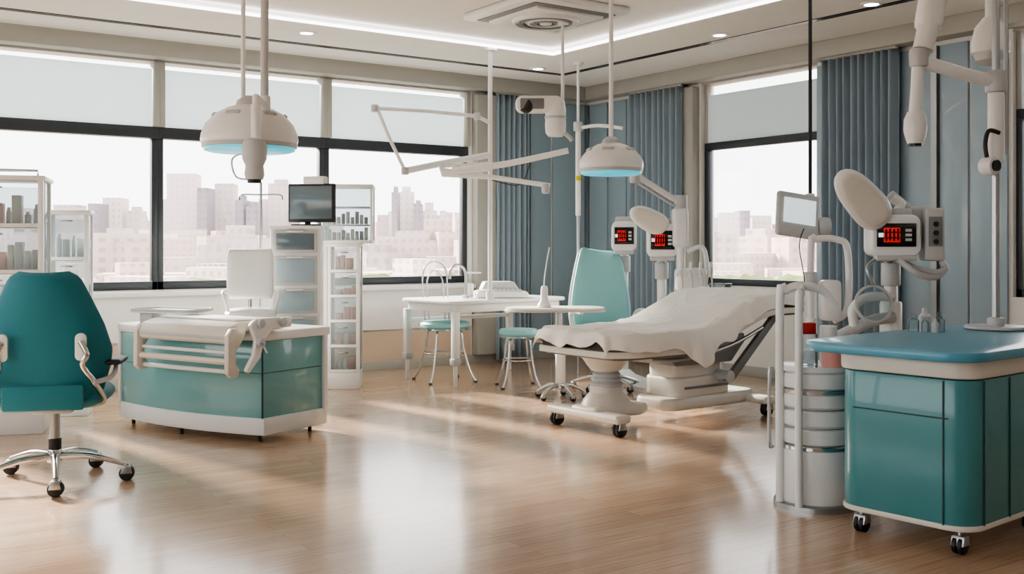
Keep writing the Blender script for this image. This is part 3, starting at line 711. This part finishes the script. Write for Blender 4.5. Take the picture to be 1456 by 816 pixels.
# rear drive block
b.prism('rear_base', rrect(1.05, 0.42, 0.12, 6, 1.3, 0), 0.09, 0.19, 'cream', bev=0.03, seg=3)
b.box('rear_crossbar', (0.14, 0.84, 0.06), (1.72, 0, 0.125), 'cream', bev=0.025, seg=3)
b.prism('rear_housing', rrect(0.62, 0.40, 0.09, 6, 1.2, 0), 0.18, 0.34, 'cream', bev=0.025, seg=3)
b.prism('rear_housing_mid', rrect(0.54, 0.34, 0.08, 6, 1.17, 0), 0.33, 0.46, 'cream', bev=0.015)
b.box('housing_groove', (0.50, 0.01, 0.02), (1.2, -0.202, 0.26), 'grey', bev=0.003)
b.prism('rear_lift_head', [(0.68, 0.54), (0.82, 0.44), (1.45, 0.44), (1.62, 0.6), (1.6, 0.66), (0.68, 0.56)], -0.24, 0.24, 'grey', 'y', bev=0.02)
b.prism('rear_support', [(1.3, 0.30), (1.42, 0.30), (1.98, 0.78), (1.93, 0.82)], -0.30, -0.26, 'grey', 'y', bev=0.008)
b.prism('rear_support_b', [(1.3, 0.30), (1.42, 0.30), (1.98, 0.78), (1.93, 0.82)], 0.26, 0.30, 'grey', 'y', bev=0.008)
b.cyl('pivot', 0.05, 0.62, (1.36, 0, 0.33), 'lgrey', (90, 0, 0), bev=0.01)
b.tube('side_lever', [(0.5, -0.3, 0.52), (0.7, -0.42, 0.52), (1.2, -0.43, 0.59), (1.6, -0.42, 0.71)], 0.014, 'steel', 5)
for i, (x, y) in enumerate(((0.13, -0.34), (0.13, 0.34), (1.72, -0.37), (1.72, 0.37))):
    b.caster('caster_%d' % i, x, y, 0.05, 0.12)

# ---- diagnostic machines
def readout(b, x, y, z, w, h):
    b.box('display_bezel', (w, 0.02, h), (x, y, z), 'black', bev=0.006)
    b.box('display_digits', (w*0.42, 0.006, h*0.62), (x-w*0.12, y-0.012, z), 'red', bev=0.001)
    for k in range(4): b.box('digit_mask', (w*0.05, 0.006, h*0.5), (x-w*0.27+w*0.1*k, y-0.014, z+h*0.02*(k % 2)), 'black', bev=0)
    for k in range(2): b.box('digit_mask_row', (w*0.42, 0.006, h*0.05), (x-w*0.12, y-0.0145, z-h*0.12+h*0.24*k), 'black', bev=0)
    b.box('status_light', (w*0.12, 0.006, h*0.18), (x-w*0.40, y-0.012, z), 'screenlit', bev=0)
    for k in range(3): b.box('indicator', (w*0.16, 0.006, h*0.12), (x+w*0.3, y-0.012, z+h*(0.2-0.2*k)), 'lgrey', bev=0)
def machine(name, px, d, zc, w, h, yaw, base=True):
    b = B(name, px=px, Y=d, yaw=yaw)
    b.prism('head', rrect(w, h, h*0.22, 6, 0, zc), -0.14, 0.14, 'white', 'y', bev=0.02, seg=3)
    b.prism('head_top_cap', rrect(w*0.7, h*0.2, h*0.08, 4, 0, zc+h*0.55), -0.1, 0.12, 'lgrey', 'y', bev=0.01)
    readout(b, 0, -0.145, zc+h*0.02, w*0.78, h*0.55)
    b.box('chin', (w*0.8, 0.12, h*0.12), (0, -0.09, zc-h*0.52), 'lgrey', bev=0.01)
    if base:
        b.cyl('column', 0.045, zc-h/2-0.1, (0, 0.03, (zc-h/2+0.1)/2), 'white', bev=0.005)
        b.cyl('column_collar', 0.065, 0.16, (0, 0.03, zc-h/2-0.12), 'lgrey', bev=0.01)
        b.lathe('base', [(0, 0.0), (0.26, 0.0), (0.27, 0.04), (0.12, 0.09), (0.06, 0.14), (0, 0.14)], (0, 0.03, 0), 'white')
    return b
def paddle(b, c, length, width, rotv, thick=0.08):
    wfn = lambda t: width/2*(max(0.02, 1-abs(2*t-1)**3.0))**0.5*(1-0.25*t)
    b.pillow('lamp_shell', wfn, length, thick, 'white', c, rotv, nv=28, pw=3)
    R = Euler([math.radians(a) for a in rotv]).to_matrix()
    off = Vector(c)+R @ Vector((0, -thick*0.32, length*0.06))
    b.pillow('lamp_lens', lambda t: wfn(t)*0.8, length*0.88, thick*0.5, 'cream', tuple(off), rotv, nv=24, pw=6)
b = machine('vital_signs_monitor', 887, 10.35, 1.445, 0.24, 0.30, -5)
b = machine('vital_signs_monitor', 941, 9.9, 1.40, 0.28, 0.32, -5)
paddle(b, (0.05, -0.12, 1.50), 0.40, 0.24, (10, -62, 0))
b = B('dental_delivery_unit', px=968, Y=9.75)
b.lathe('base', [(0, 0.0), (0.24, 0.0), (0.25, 0.05), (0.1, 0.1), (0.06, 0.16), (0, 0.16)], mt='white')
b.cyl('column', 0.04, 1.6, (0, 0, 0.9), 'white', bev=0.005)
b.box('column_box', (0.14, 0.16, 0.36), (-0.01, 0, 1.52), 'white', bev=0.03, seg=3); b.cyl('column_joint', 0.06, 0.14, (-0.0, 0, 1.75), 'lgrey', bev=0.01)
b.tube('spring_arm', [(0, 0, 1.76), (-0.1, -0.05, 1.80), (-0.45, -0.2, 2.0)], 0.028, 'white'); b.tube('spring_arm_bar', [(0, 0, 1.70), (-0.1, -0.05, 1.74), (-0.42, -0.2, 1.92)], 0.012, 'lgrey')
b.cyl('arm_elbow', 0.045, 0.12, (-0.45, -0.2, 1.98), 'lgrey', bev=0.01)
b.box('instrument_block', (0.28, 0.2, 0.26), (0.08, -0.05, 1.02), 'white', bev=0.04, seg=3); b.box('instrument_tray', (0.36, 0.26, 0.03), (0.1, -0.1, 0.86), 'lgrey', bev=0.012)
for i in range(4):
    x = -0.05+0.09*i
    b.tube('hose_%d' % i, [(x, -0.12, 1.08), (x+0.01, -0.24, 1.12), (x+0.02, -0.27, 0.98), (x, -0.2, 0.86), (x-0.02, -0.12, 0.95)], 0.010, 'lgrey', 6)
    b.cyl('handpiece_%d' % i, 0.014, 0.14, (x+0.01, -0.22, 1.14), 'white', (20, 0, 0), bev=0.004)
b.tube('rear_loop', [(0.06, 0, 1.3), (0.2, 0, 1.34), (0.24, 0, 1.15), (0.22, 0, 0.95)], 0.022, 'white', 6)
b = B('spittoon_bowl', px=1024, Y=9.9)
b.lathe('bowl', [(0, 0.90), (0.05, 0.91), (0.1, 0.97), (0.11, 1.0), (0.10, 1.0), (0.05, 0.93), (0, 0.92)], mt='clear'); b.cyl('stand', 0.03, 0.9, (0, 0, 0.45), 'white'); b.cyl('foot', 0.14, 0.04, (0, 0, 0.02), 'white', bev=0.01)

# right-hand microscope-like machine
b = machine('surgical_microscope', 1268, 7.3, 1.42, 0.33, 0.29, -8)
paddle(b, (-0.07, -0.12, 1.49), 0.50, 0.29, (14, -42, 0), 0.11)
b.box('shoulder', (0.14, 0.14, 0.26), (0.18, 0.05, 1.50), 'lgrey', bev=0.03, seg=3)
b.tube('head_knuckle', [(0.02, 0, 1.56), (0.06, 0.0, 1.64), (0.0, 0, 1.68)], 0.035, 'white', 5)
b.cyl('top_knob', 0.035, 0.16, (0.05, 0.02, 1.66), 'lgrey', (0, -50, 0), bev=0.01)
b.box('speaker_unit', (0.13, 0.2, 0.36), (0.26, -0.02, 1.43), 'lgrey', bev=0.02, seg=3)
b.box('speaker_face', (0.09, 0.01, 0.2), (0.26, -0.125, 1.45), 'grey', bev=0.004)
for k in range(3): b.cyl('speaker_port_%d' % k, 0.018, 0.012, (0.26, -0.132, 1.38+0.06*k), 'dark', (90, 0, 0))
for k in range(2): b.tube('lower_arm_%d' % k, [(0.02, -0.05-0.08*k, 1.26), (0.14, -0.08-0.08*k, 1.20-0.04*k), (0.27, -0.08, 1.17-0.03*k), (0.34, -0.05, 1.20), (0.33, 0, 1.24)], 0.022, 'lgrey', 6)
b.cyl('lower_column', 0.075, 0.5, (0, 0.03, 0.72), 'white', bev=0.02)
b.tube('side_arm', [(0.0, -0.05, 1.0), (-0.18, -0.1, 1.0), (-0.28, -0.12, 0.92), (-0.28, -0.12, 0.78), (-0.38, -0.12, 0.70)], 0.032, 'white', 6)
b.tube('side_arm_b', [(0.0, -0.05, 0.86), (-0.15, -0.1, 0.84), (-0.36, -0.12, 0.74), (-0.46, -0.1, 0.70)], 0.04, 'lgrey', 6)
b.lathe('magnifier_ring', [(0.115, -0.012), (0.13, -0.01), (0.13, 0.01), (0.115, 0.012), (0.115, -0.012)], (-0.16, -0.2, 0.96), 'lgrey', (80, 0, 10))
b.cyl('magnifier_glass', 0.117, 0.008, (-0.16, -0.2, 0.96), 'clear', (80, 0, 10), seg=32)
b.tube('magnifier_neck', [(-0.16, -0.2, 1.09), (-0.2, -0.2, 1.2), (-0.12, -0.1, 1.26), (0, 0, 1.24)], 0.012, 'steel', 6)

# ceiling-hung tablet monitor
b = B('patient_monitor', px=1152, Y=8.0)
b.tube('ceiling_pole', [(0, 0, 1.72), (0, 0, 3.4)], 0.014, 'dark'); b.cyl('ceiling_plate', 0.07, 0.03, (0, 0, 3.33), 'dark')
b.cyl('pole_joint', 0.035, 0.1, (0, 0, 1.7), 'white', bev=0.01); b.tube('mount', [(0, 0, 1.70), (-0.02, -0.05, 1.6), (-0.08, -0.06, 1.57)], 0.022, 'white', 4)
b.box('shell', (0.35, 0.05, 0.34), (-0.12, -0.09, 1.58), 'lgrey', (-10, 8, 12), bev=0.025, seg=3)
b.box('screen', (0.26, 0.008, 0.19), (-0.11, -0.118, 1.61), 'screenlit', (-10, 8, 12), bev=0.002)
for k in range(6): b.box('button', (0.03, 0.01, 0.02), (-0.245+0.05*k, -0.145+0.011*k, 1.468-0.0065*k), 'grey', (-10, 8, 12), bev=0.003)
b.cyl('side_knob', 0.07, 0.1, (0.09, -0.03, 1.5), 'lgrey', (0, 90, 0), bev=0.02)
b = B('tubular_stand', px=1180, Y=7.8)
b.tube('arch', [(-0.14, 0, 0.45), (-0.14, 0, 1.33), (-0.10, 0, 1.40), (0.05, 0, 1.40), (0.13, 0, 1.32), (0.13, 0, 0.9), (0.02, -0.02, 0.8)], 0.026, 'white', 6)
b.cyl('column', 0.04, 0.8, (-0.14, 0, 0.42), 'white'); b.cyl('foot', 0.2, 0.05, (-0.14, 0, 0.025), 'white', bev=0.015); b.cyl('clamp', 0.05, 0.12, (-0.14, 0, 1.1), 'lgrey', bev=0.01)
b.box('side_box', (0.14, 0.16, 0.3), (0.0, 0, 0.95), 'white', bev=0.03); b.tube('cable', [(-0.2, -0.03, 1.48), (-0.24, -0.05, 1.35), (-0.20, -0.04, 1.1), (-0.22, -0.03, 0.9)], 0.004, 'dark', 6)

# drum trolley
b = B('supply_trolley', px=1160, Y=5.52)
b.lathe('lower_drum', [(0, 0.03), (0.19, 0.03), (0.195, 0.05), (0.195, 0.30), (0.19, 0.31), (0, 0.31)], mt='white')
b.lathe('base_ring', [(0.17, 0.0), (0.215, 0.0), (0.215, 0.025), (0.2, 0.035), (0.17, 0.035)], mt='steel')
for i, z in enumerate((0.325, 0.42, 0.515, 0.61)):
    b.lathe('tray_%d' % i, [(0, z), (0.17, z), (0.19, z+0.015), (0.194, z+0.05), (0.19, z+0.085), (0.182, z+0.09), (0, z+0.085)], mt='white')
for i, z in enumerate((0.318, 0.605)):
    b.lathe('band_%d' % i, [(0.192, z-0.014), (0.199, z-0.008), (0.199, z+0.008), (0.192, z+0.014)], mt='chrome')
b.lathe('top_rim', [(0.18, 0.70), (0.198, 0.71), (0.198, 0.735), (0.18, 0.73), (0, 0.72)], mt='white')
b.tube('handle_frame', [(-0.20, -0.05, 0.03), (-0.20, -0.05, 1.05), (-0.17, -0.05, 1.12), (-0.09, -0.05, 1.145), (0.02, -0.05, 1.12), (0.08, -0.05, 1.04)], 0.022, 'white', 6)
b.tube('handle_frame_b', [(-0.14, -0.19, 0.03), (-0.14, -0.19, 1.02), (-0.12, -0.15, 1.10), (-0.09, -0.05, 1.14)], 0.02, 'white', 6)
b.tube('side_rail', [(-0.21, 0.05, 0.3), (-0.23, 0.05, 0.32), (-0.23, 0.05, 0.68), (-0.21, 0.05, 0.7)], 0.01, 'steel', 3)
for (x, y, r, h, m_) in ((0.07, -0.06, 0.055, 0.12, 'pink'), (-0.06, -0.08, 0.045, 0.09, 'clear'), (-0.02, 0.07, 0.05, 0.16, 'clear'), (0.09, 0.08, 0.045, 0.2, 'white')):
    b.lathe('jar', [(0, 0.725), (r, 0.725), (r, 0.725+h), (r*0.8, 0.73+h), (0, 0.73+h)], (x, y, 0), m_, seg=24)
b.box('red_label_box', (0.09, 0.05, 0.06), (-0.03, 0.07, 0.915), 'redbox', bev=0.004)

# right teal cabinet
b = B('mobile_cabinet', X=1.955, Y=4.5, yaw=40)
BLg, BW = 1.6, 0.66
b.prism('body', rrect(BLg, BW, 0.12, 10, BLg/2, BW/2), 0.13, 0.77, 'teal', bev=0.006)
b.prism('upper_band', rrect(BLg+0.03, BW+0.03, 0.13, 10, BLg/2, BW/2), 0.775, 0.85, 'cream', bev=0.012)
b.prism('base_band', rrect(BLg+0.01, BW+0.01, 0.12, 10, BLg/2, BW/2), 0.115, 0.14, 'cream', bev=0.006)
b.prism('top', rrect(BLg+0.24, BW+0.22, 0.17, 10, BLg/2, BW/2+0.05), 0.855, 0.90, 'bluetop', bev=0.012)
b.prism('top_core', rrect(BLg+0.05, BW+0.05, 0.1, 8, BLg/2, BW/2), 0.845, 0.866, 'cream')
b.box('drawer_seam', (0.006, BW-0.2, 0.006), (-0.001, BW/2, 0.60), 'tealseam', bev=0)
b.box('edge_seam', (0.008, 0.006, 0.63), (-0.001, 0.12, 0.45), 'tealseam', bev=0)
for x in (0.12, 0.36, 0.68, 1.0, 1.3): b.box('door_seam', (0.006, 0.008, 0.63), (x, -0.001, 0.45), 'tealseam', bev=0)
for i, (x, y) in enumerate(((0.09, 0.09), (0.09, BW-0.09), (0.75, 0.08), (BLg-0.08, 0.08), (BLg-0.08, BW-0.08))): b.caster('caster_%d' % i, x, y, 0.04, 0.13)
b = B('glass_bottles', px=1318, Y=5.55)
for i, (x, y, r, h) in enumerate(((-0.07, 0, 0.028, 0.09), (0, 0.03, 0.03, 0.12), (0.06, -0.02, 0.025, 0.1), (0.02, -0.06, 0.02, 0.07), (-0.03, -0.05, 0.018, 0.08))):
    b.lathe('bottle_%d' % i, [(0, 0.902), (r, 0.902), (r, 0.902+h*0.65), (r*0.45, 0.902+h*0.8), (r*0.45, 0.902+h), (0, 0.902+h)], (x, y, 0), 'clear' if i % 2 == 0 else 'lgrey', seg=20)

# right surgical pendant
b = B('surgical_pendant', px=1416, Y=5.72)
b.cyl('base_plate', 0.16, 0.018, (0, 0, 0.911), 'lgrey', bev=0.005); b.cyl('base_collar', 0.045, 0.05, (0, 0, 0.94), 'lgrey', bev=0.01)
b.cyl('pole', 0.02, 2.44, (0, 0, 2.14), 'steel'); b.cyl('pole_b', 0.012, 1.5, (0.07, 0.03, 2.6), 'steel')
b.cyl('sleeve', 0.042, 0.5, (0, 0, 2.05), 'white', bev=0.01); b.cyl('sleeve_joint', 0.055, 0.12, (0, 0, 2.24), 'lgrey', bev=0.012)
b.tube('arm', [(0, 0, 2.24), (-0.2, -0.04, 2.28), (-0.42, -0.06, 2.34)], 0.036, 'white', 4)
b.tube('hanging_head', [(-0.44, -0.06, 2.40), (-0.45, -0.06, 2.2), (-0.46, -0.06, 2.07)], 0.034, 'white', 3)
b.cyl('head_joint', 0.05, 0.1, (-0.44, -0.06, 2.36), 'lgrey', bev=0.012)
b.lathe('head_camera', [(0, 1.90), (0.04, 1.90), (0.05, 1.93), (0.06, 1.97), (0.058, 2.03), (0.04, 2.07), (0, 2.08)], (-0.46, -0.06, 0), 'white'); b.cyl('camera_lens', 0.034, 0.02, (-0.46, -0.06, 1.895), 'black')
b.tube('upper_boom', [(-0.42, -0.06, 2.40), (-0.38, -0.04, 2.55), (-0.30, 0, 2.9), (-0.28, 0, 3.36)], 0.055, 'white', 5); b.box('boom_housing', (0.13, 0.14, 0.34), (-0.35, -0.02, 2.68), 'white', (0, 10, 0), bev=0.04, seg=3)
b.cyl('ceiling_plate', 0.1, 0.04, (-0.28, 0, 3.33), 'lgrey'); b.cyl('ceiling_flange', 0.09, 0.03, (0, 0, 3.33), 'lgrey')
b.cyl('lower_camera', 0.05, 0.08, (-0.06, -0.05, 1.78), 'white', (90, 0, 30), bev=0.015); b.cyl('lower_lens', 0.03, 0.02, (-0.04, -0.09, 1.78), 'black', (90, 0, 30))
b.tube('cable', [(0, -0.04, 1.96), (-0.06, -0.05, 1.97), (-0.08, -0.05, 1.9), (-0.07, -0.05, 1.82)], 0.012, 'dark', 6)
b = B('dome_camera', px=1408, Y=6.6)
b.cyl('stem', 0.03, 0.64, (0, 0, 3.02), 'white'); b.lathe('housing', [(0.0, 2.78), (0.04, 2.78), (0.09, 2.72), (0.115, 2.62), (0.115, 2.56), (0.1, 2.55)], mt='white')
b.lathe('lens_dome', [(0.1, 2.555), (0.085, 2.51), (0.05, 2.485), (0, 2.475)], mt='lgrey'); b.cyl('flange', 0.07, 0.04, (0, 0, 3.325), 'white')

# ---- hanging dome lamps
def domelamp(px, d, R, zb, poles, gadget=False):
    b = B('surgical_dome_lamp', px=px, Y=d)
    k = R/0.3
    b.lathe('shade', [(R*0.98, zb+0.03), (R, zb+0.05), (R*0.985, zb+0.085), (R*0.9, zb+0.15*k), (R*0.72, zb+0.21*k), (R*0.45, zb+0.255*k), (R*0.22, zb+0.275*k), (0.0, zb+0.28*k)], mt='white')
    b.lathe('rim', [(R*0.88, zb), (R*0.97, zb+0.005), (R*0.985, zb+0.03), (R*0.90, zb+0.03)], mt='lgrey')
    b.lathe('lens', [(R*0.955, zb+0.028), (R*0.93, zb-0.012), (R*0.85, zb-0.02), (0, zb-0.024)], mt='cyan')
    b.lathe('top_cap', [(R*0.3, zb+0.26*k), (R*0.26, zb+0.30*k), (R*0.12, zb+0.33*k), (0, zb+0.33*k)], mt='lgrey')
    for i in range(6):
        a = i*math.pi/3+0.3; b.box('vent_%d' % i, (0.03, 0.09, 0.02), (R*0.72*math.cos(a), R*0.72*math.sin(a), zb+0.205*k), 'lgrey', (0, 40, math.degrees(a)), bev=0.006)
    for (dx, r) in poles:
        b.cyl('pole', r, 3.4-zb-0.2, (dx, 0, (3.4+zb+0.2)/2), 'white', seg=16)
    b.cyl('ceiling_plate', 0.1, 0.04, (0, 0, 3.33), 'white', bev=0.01)
    return b
b = domelamp(355, 6.5, 0.295, 1.95, ((-0.04, 0.014),))
b.cyl('second_pole', 0.024, 1.25, (0.12, -0.12, 2.78), 'lgrey'); b.cyl('second_pole_joint', 0.035, 0.12, (0.12, -0.12, 2.2), 'white', bev=0.01)
b.cyl('drop_tube', 0.03, 0.4, (0.12, -0.33, 1.98), 'white', bev=0.006)
b.tube('drop_link', [(0.12, -0.12, 2.2), (0.12, -0.33, 2.22), (0.12, -0.33, 2.1)], 0.02, 'white')
b.lathe('camera_head', [(0, 1.74), (0.05, 1.74), (0.058, 1.77), (0.052, 1.82), (0.07, 1.86), (0.075, 1.93), (0.06, 1.97), (0, 1.99)], (0.11, -0.33, 0), 'lgrey')
b.cyl('camera_lens', 0.04, 0.03, (0.11, -0.33, 1.735), 'dark'); b.tube('cable', [(0.06, -0.33, 1.9), (-0.02, -0.33, 1.86), (0.0, -0.33, 1.76), (0.07, -0.33, 1.74)], 0.006, 'white', 6)
b = domelamp(869, 8.3, 0.255, 1.93, ((0.0, 0.018),))
# ceiling camera
b = B('security_camera', px=800, Y=8.95)
b.cyl('pole', 0.014, 1.0, (0, 0, 2.9), 'white'); b.cyl('plate', 0.06, 0.03, (0, 0, 3.25), 'white')
b.prism('arm_housing', rrect(0.40, 0.14, 0.06, 6, -0.2, 2.55), -0.08, 0.08, 'white', 'y', bev=0.03, seg=3)
b.cyl('front_lens', 0.06, 0.06, (-0.31, -0.06, 2.53), 'dark', (70, 0, -40), bev=0.01); b.box('arm_inset', (0.2, 0.02, 0.09), (-0.26, -0.08, 2.55), 'grey', bev=0.02)
b.lathe('body', [(0, 2.28), (0.06, 2.28), (0.085, 2.31), (0.09, 2.38), (0.085, 2.44), (0.09, 2.5), (0.08, 2.57), (0.05, 2.60), (0, 2.61)], (-0.06, 0, 0), 'white'); b.cyl('band', 0.093, 0.02, (-0.06, 0, 2.44), 'lgrey')
b.tube('tail', [(0, 0, 2.32), (0.06, -0.02, 2.27), (0.08, -0.02, 2.24)], 0.018, 'lgrey', 4)

# ceiling articulated arms
b = B('articulated_ceiling_arm', px=697, Y=10.37)
b.cyl('pole', 0.022, 2.58, (0, 0, 2.1), 'white'); b.cyl('plate', 0.07, 0.03, (0, 0, 3.285), 'white')
P = b.p
b.cyl('pole_foot', 0.04, 0.1, (0, 0, 0.87), 'white')
b.tube('upper_arm', [P(535, 154, -0.6), P(605, 158, -0.4), P(678, 165, -0.1), P(697, 175, 0)], 0.018, 'white'); b.tube('drop_arm', [P(537, 156, -0.6), P(553, 195, -0.6), P(576, 243, -0.6)], 0.016, 'white')
for q in ((533, 154, -0.6), (678, 165, -0.1), (576, 243, -0.6), (674, 226, -0.1)): b.cyl('joint', 0.035, 0.07, P(*q), 'lgrey', bev=0.01)
b.tube('mid_arm', [P(576, 243, -0.6), P(625, 233, -0.35), P(697, 220, 0)], 0.032, 'white')
b.tube('lamp_arm', [P(645, 243, -0.8), P(720, 233, -0.9), P(808, 214, -1.0)], 0.032, 'white', 3, r2=0.027)
b.cyl('lamp_arm_joint', 0.05, 0.1, P(650, 243, -0.75), 'white', bev=0.015)
b.tube('lamp_link', [P(650, 243, -0.75), P(672, 246, -0.3), P(697, 240, 0)], 0.02, 'white')
b.tube('low_arm', [P(627, 236, -0.7), P(630, 245, -0.7), P(700, 252, -0.8), P(782, 264, -0.9)], 0.022, 'white'); b.tube('low_link', [P(627, 236, -0.7), P(660, 235, -0.4), P(697, 232, 0)], 0.018, 'white')
b.cyl('low_arm_tip', 0.035, 0.09, P(776, 268, -0.9), 'lgrey', bev=0.01)
b.tube('wire', [P(700, 256, -0.8), P(740, 262, -0.8), P(755, 225, -0.9)], 0.004, 'dark', 6)
b = B('ceiling_drop_tube', px=822, Y=11.2)
b.cyl('pole', 0.015, 1.3, (0, 0, 2.64), 'white'); b.cyl('plate', 0.05, 0.03, (0, 0, 3.285), 'white')
b.cyl('tube', 0.028, 0.95, (0, 0, 2.15), 'white', bev=0.005); b.box('label', (0.05, 0.02, 0.05), (0.0, -0.026, 2.07), 'yellow'); b.cyl('thin_tube', 0.016, 0.9, (0.0, 0, 1.3), 'steel')
b.cyl('joint', 0.05, 0.1, (0.0, 0, 2.62), 'lgrey', bev=0.01); b.tube('arm', [(0, 0, 2.6), (0.2, -0.1, 2.62), (0.45, -0.2, 2.58)], 0.02, 'white', 3)
b.tube('floor_leg', [(0, 0, 0), (0, 0, 0.9)], 0.014, 'steel')

# ---------------------------------------------------------------- lights
wd = bpy.data.worlds.new('World'); SC.world = wd; wd.use_nodes = True
bg = wd.node_tree.nodes['Background']; bg.inputs[0].default_value = (0.99, 0.985, 0.985, 1); bg.inputs[1].default_value = 3.6
sl = bpy.data.lights.new('sun', 'SUN'); sl.energy = 20; sl.angle = math.radians(7); sl.color = (1, 0.88, 0.75)
so = link(bpy.data.objects.new('sun', sl))
dirv = Vector((0.16, -1.0, -0.44)); so.rotation_euler = dirv.to_track_quat('-Z', 'Y').to_euler(); so.location = (-5, 6, 8)

cam = bpy.data.cameras.new('camera'); co = link(bpy.data.objects.new('camera', cam))
co.location = (CAMX, CAMY, H); co.rotation_euler = (math.radians(90), 0, YAW)
cam.sensor_width = 36; cam.lens = F/1456*36; cam.shift_y = -58/1456; cam.clip_end = 3000
SC.camera = co
SC.view_settings.view_transform = 'AgX'
SC.view_settings.look = 'AgX - Medium High Contrast'
SC.view_settings.exposure = 0.5
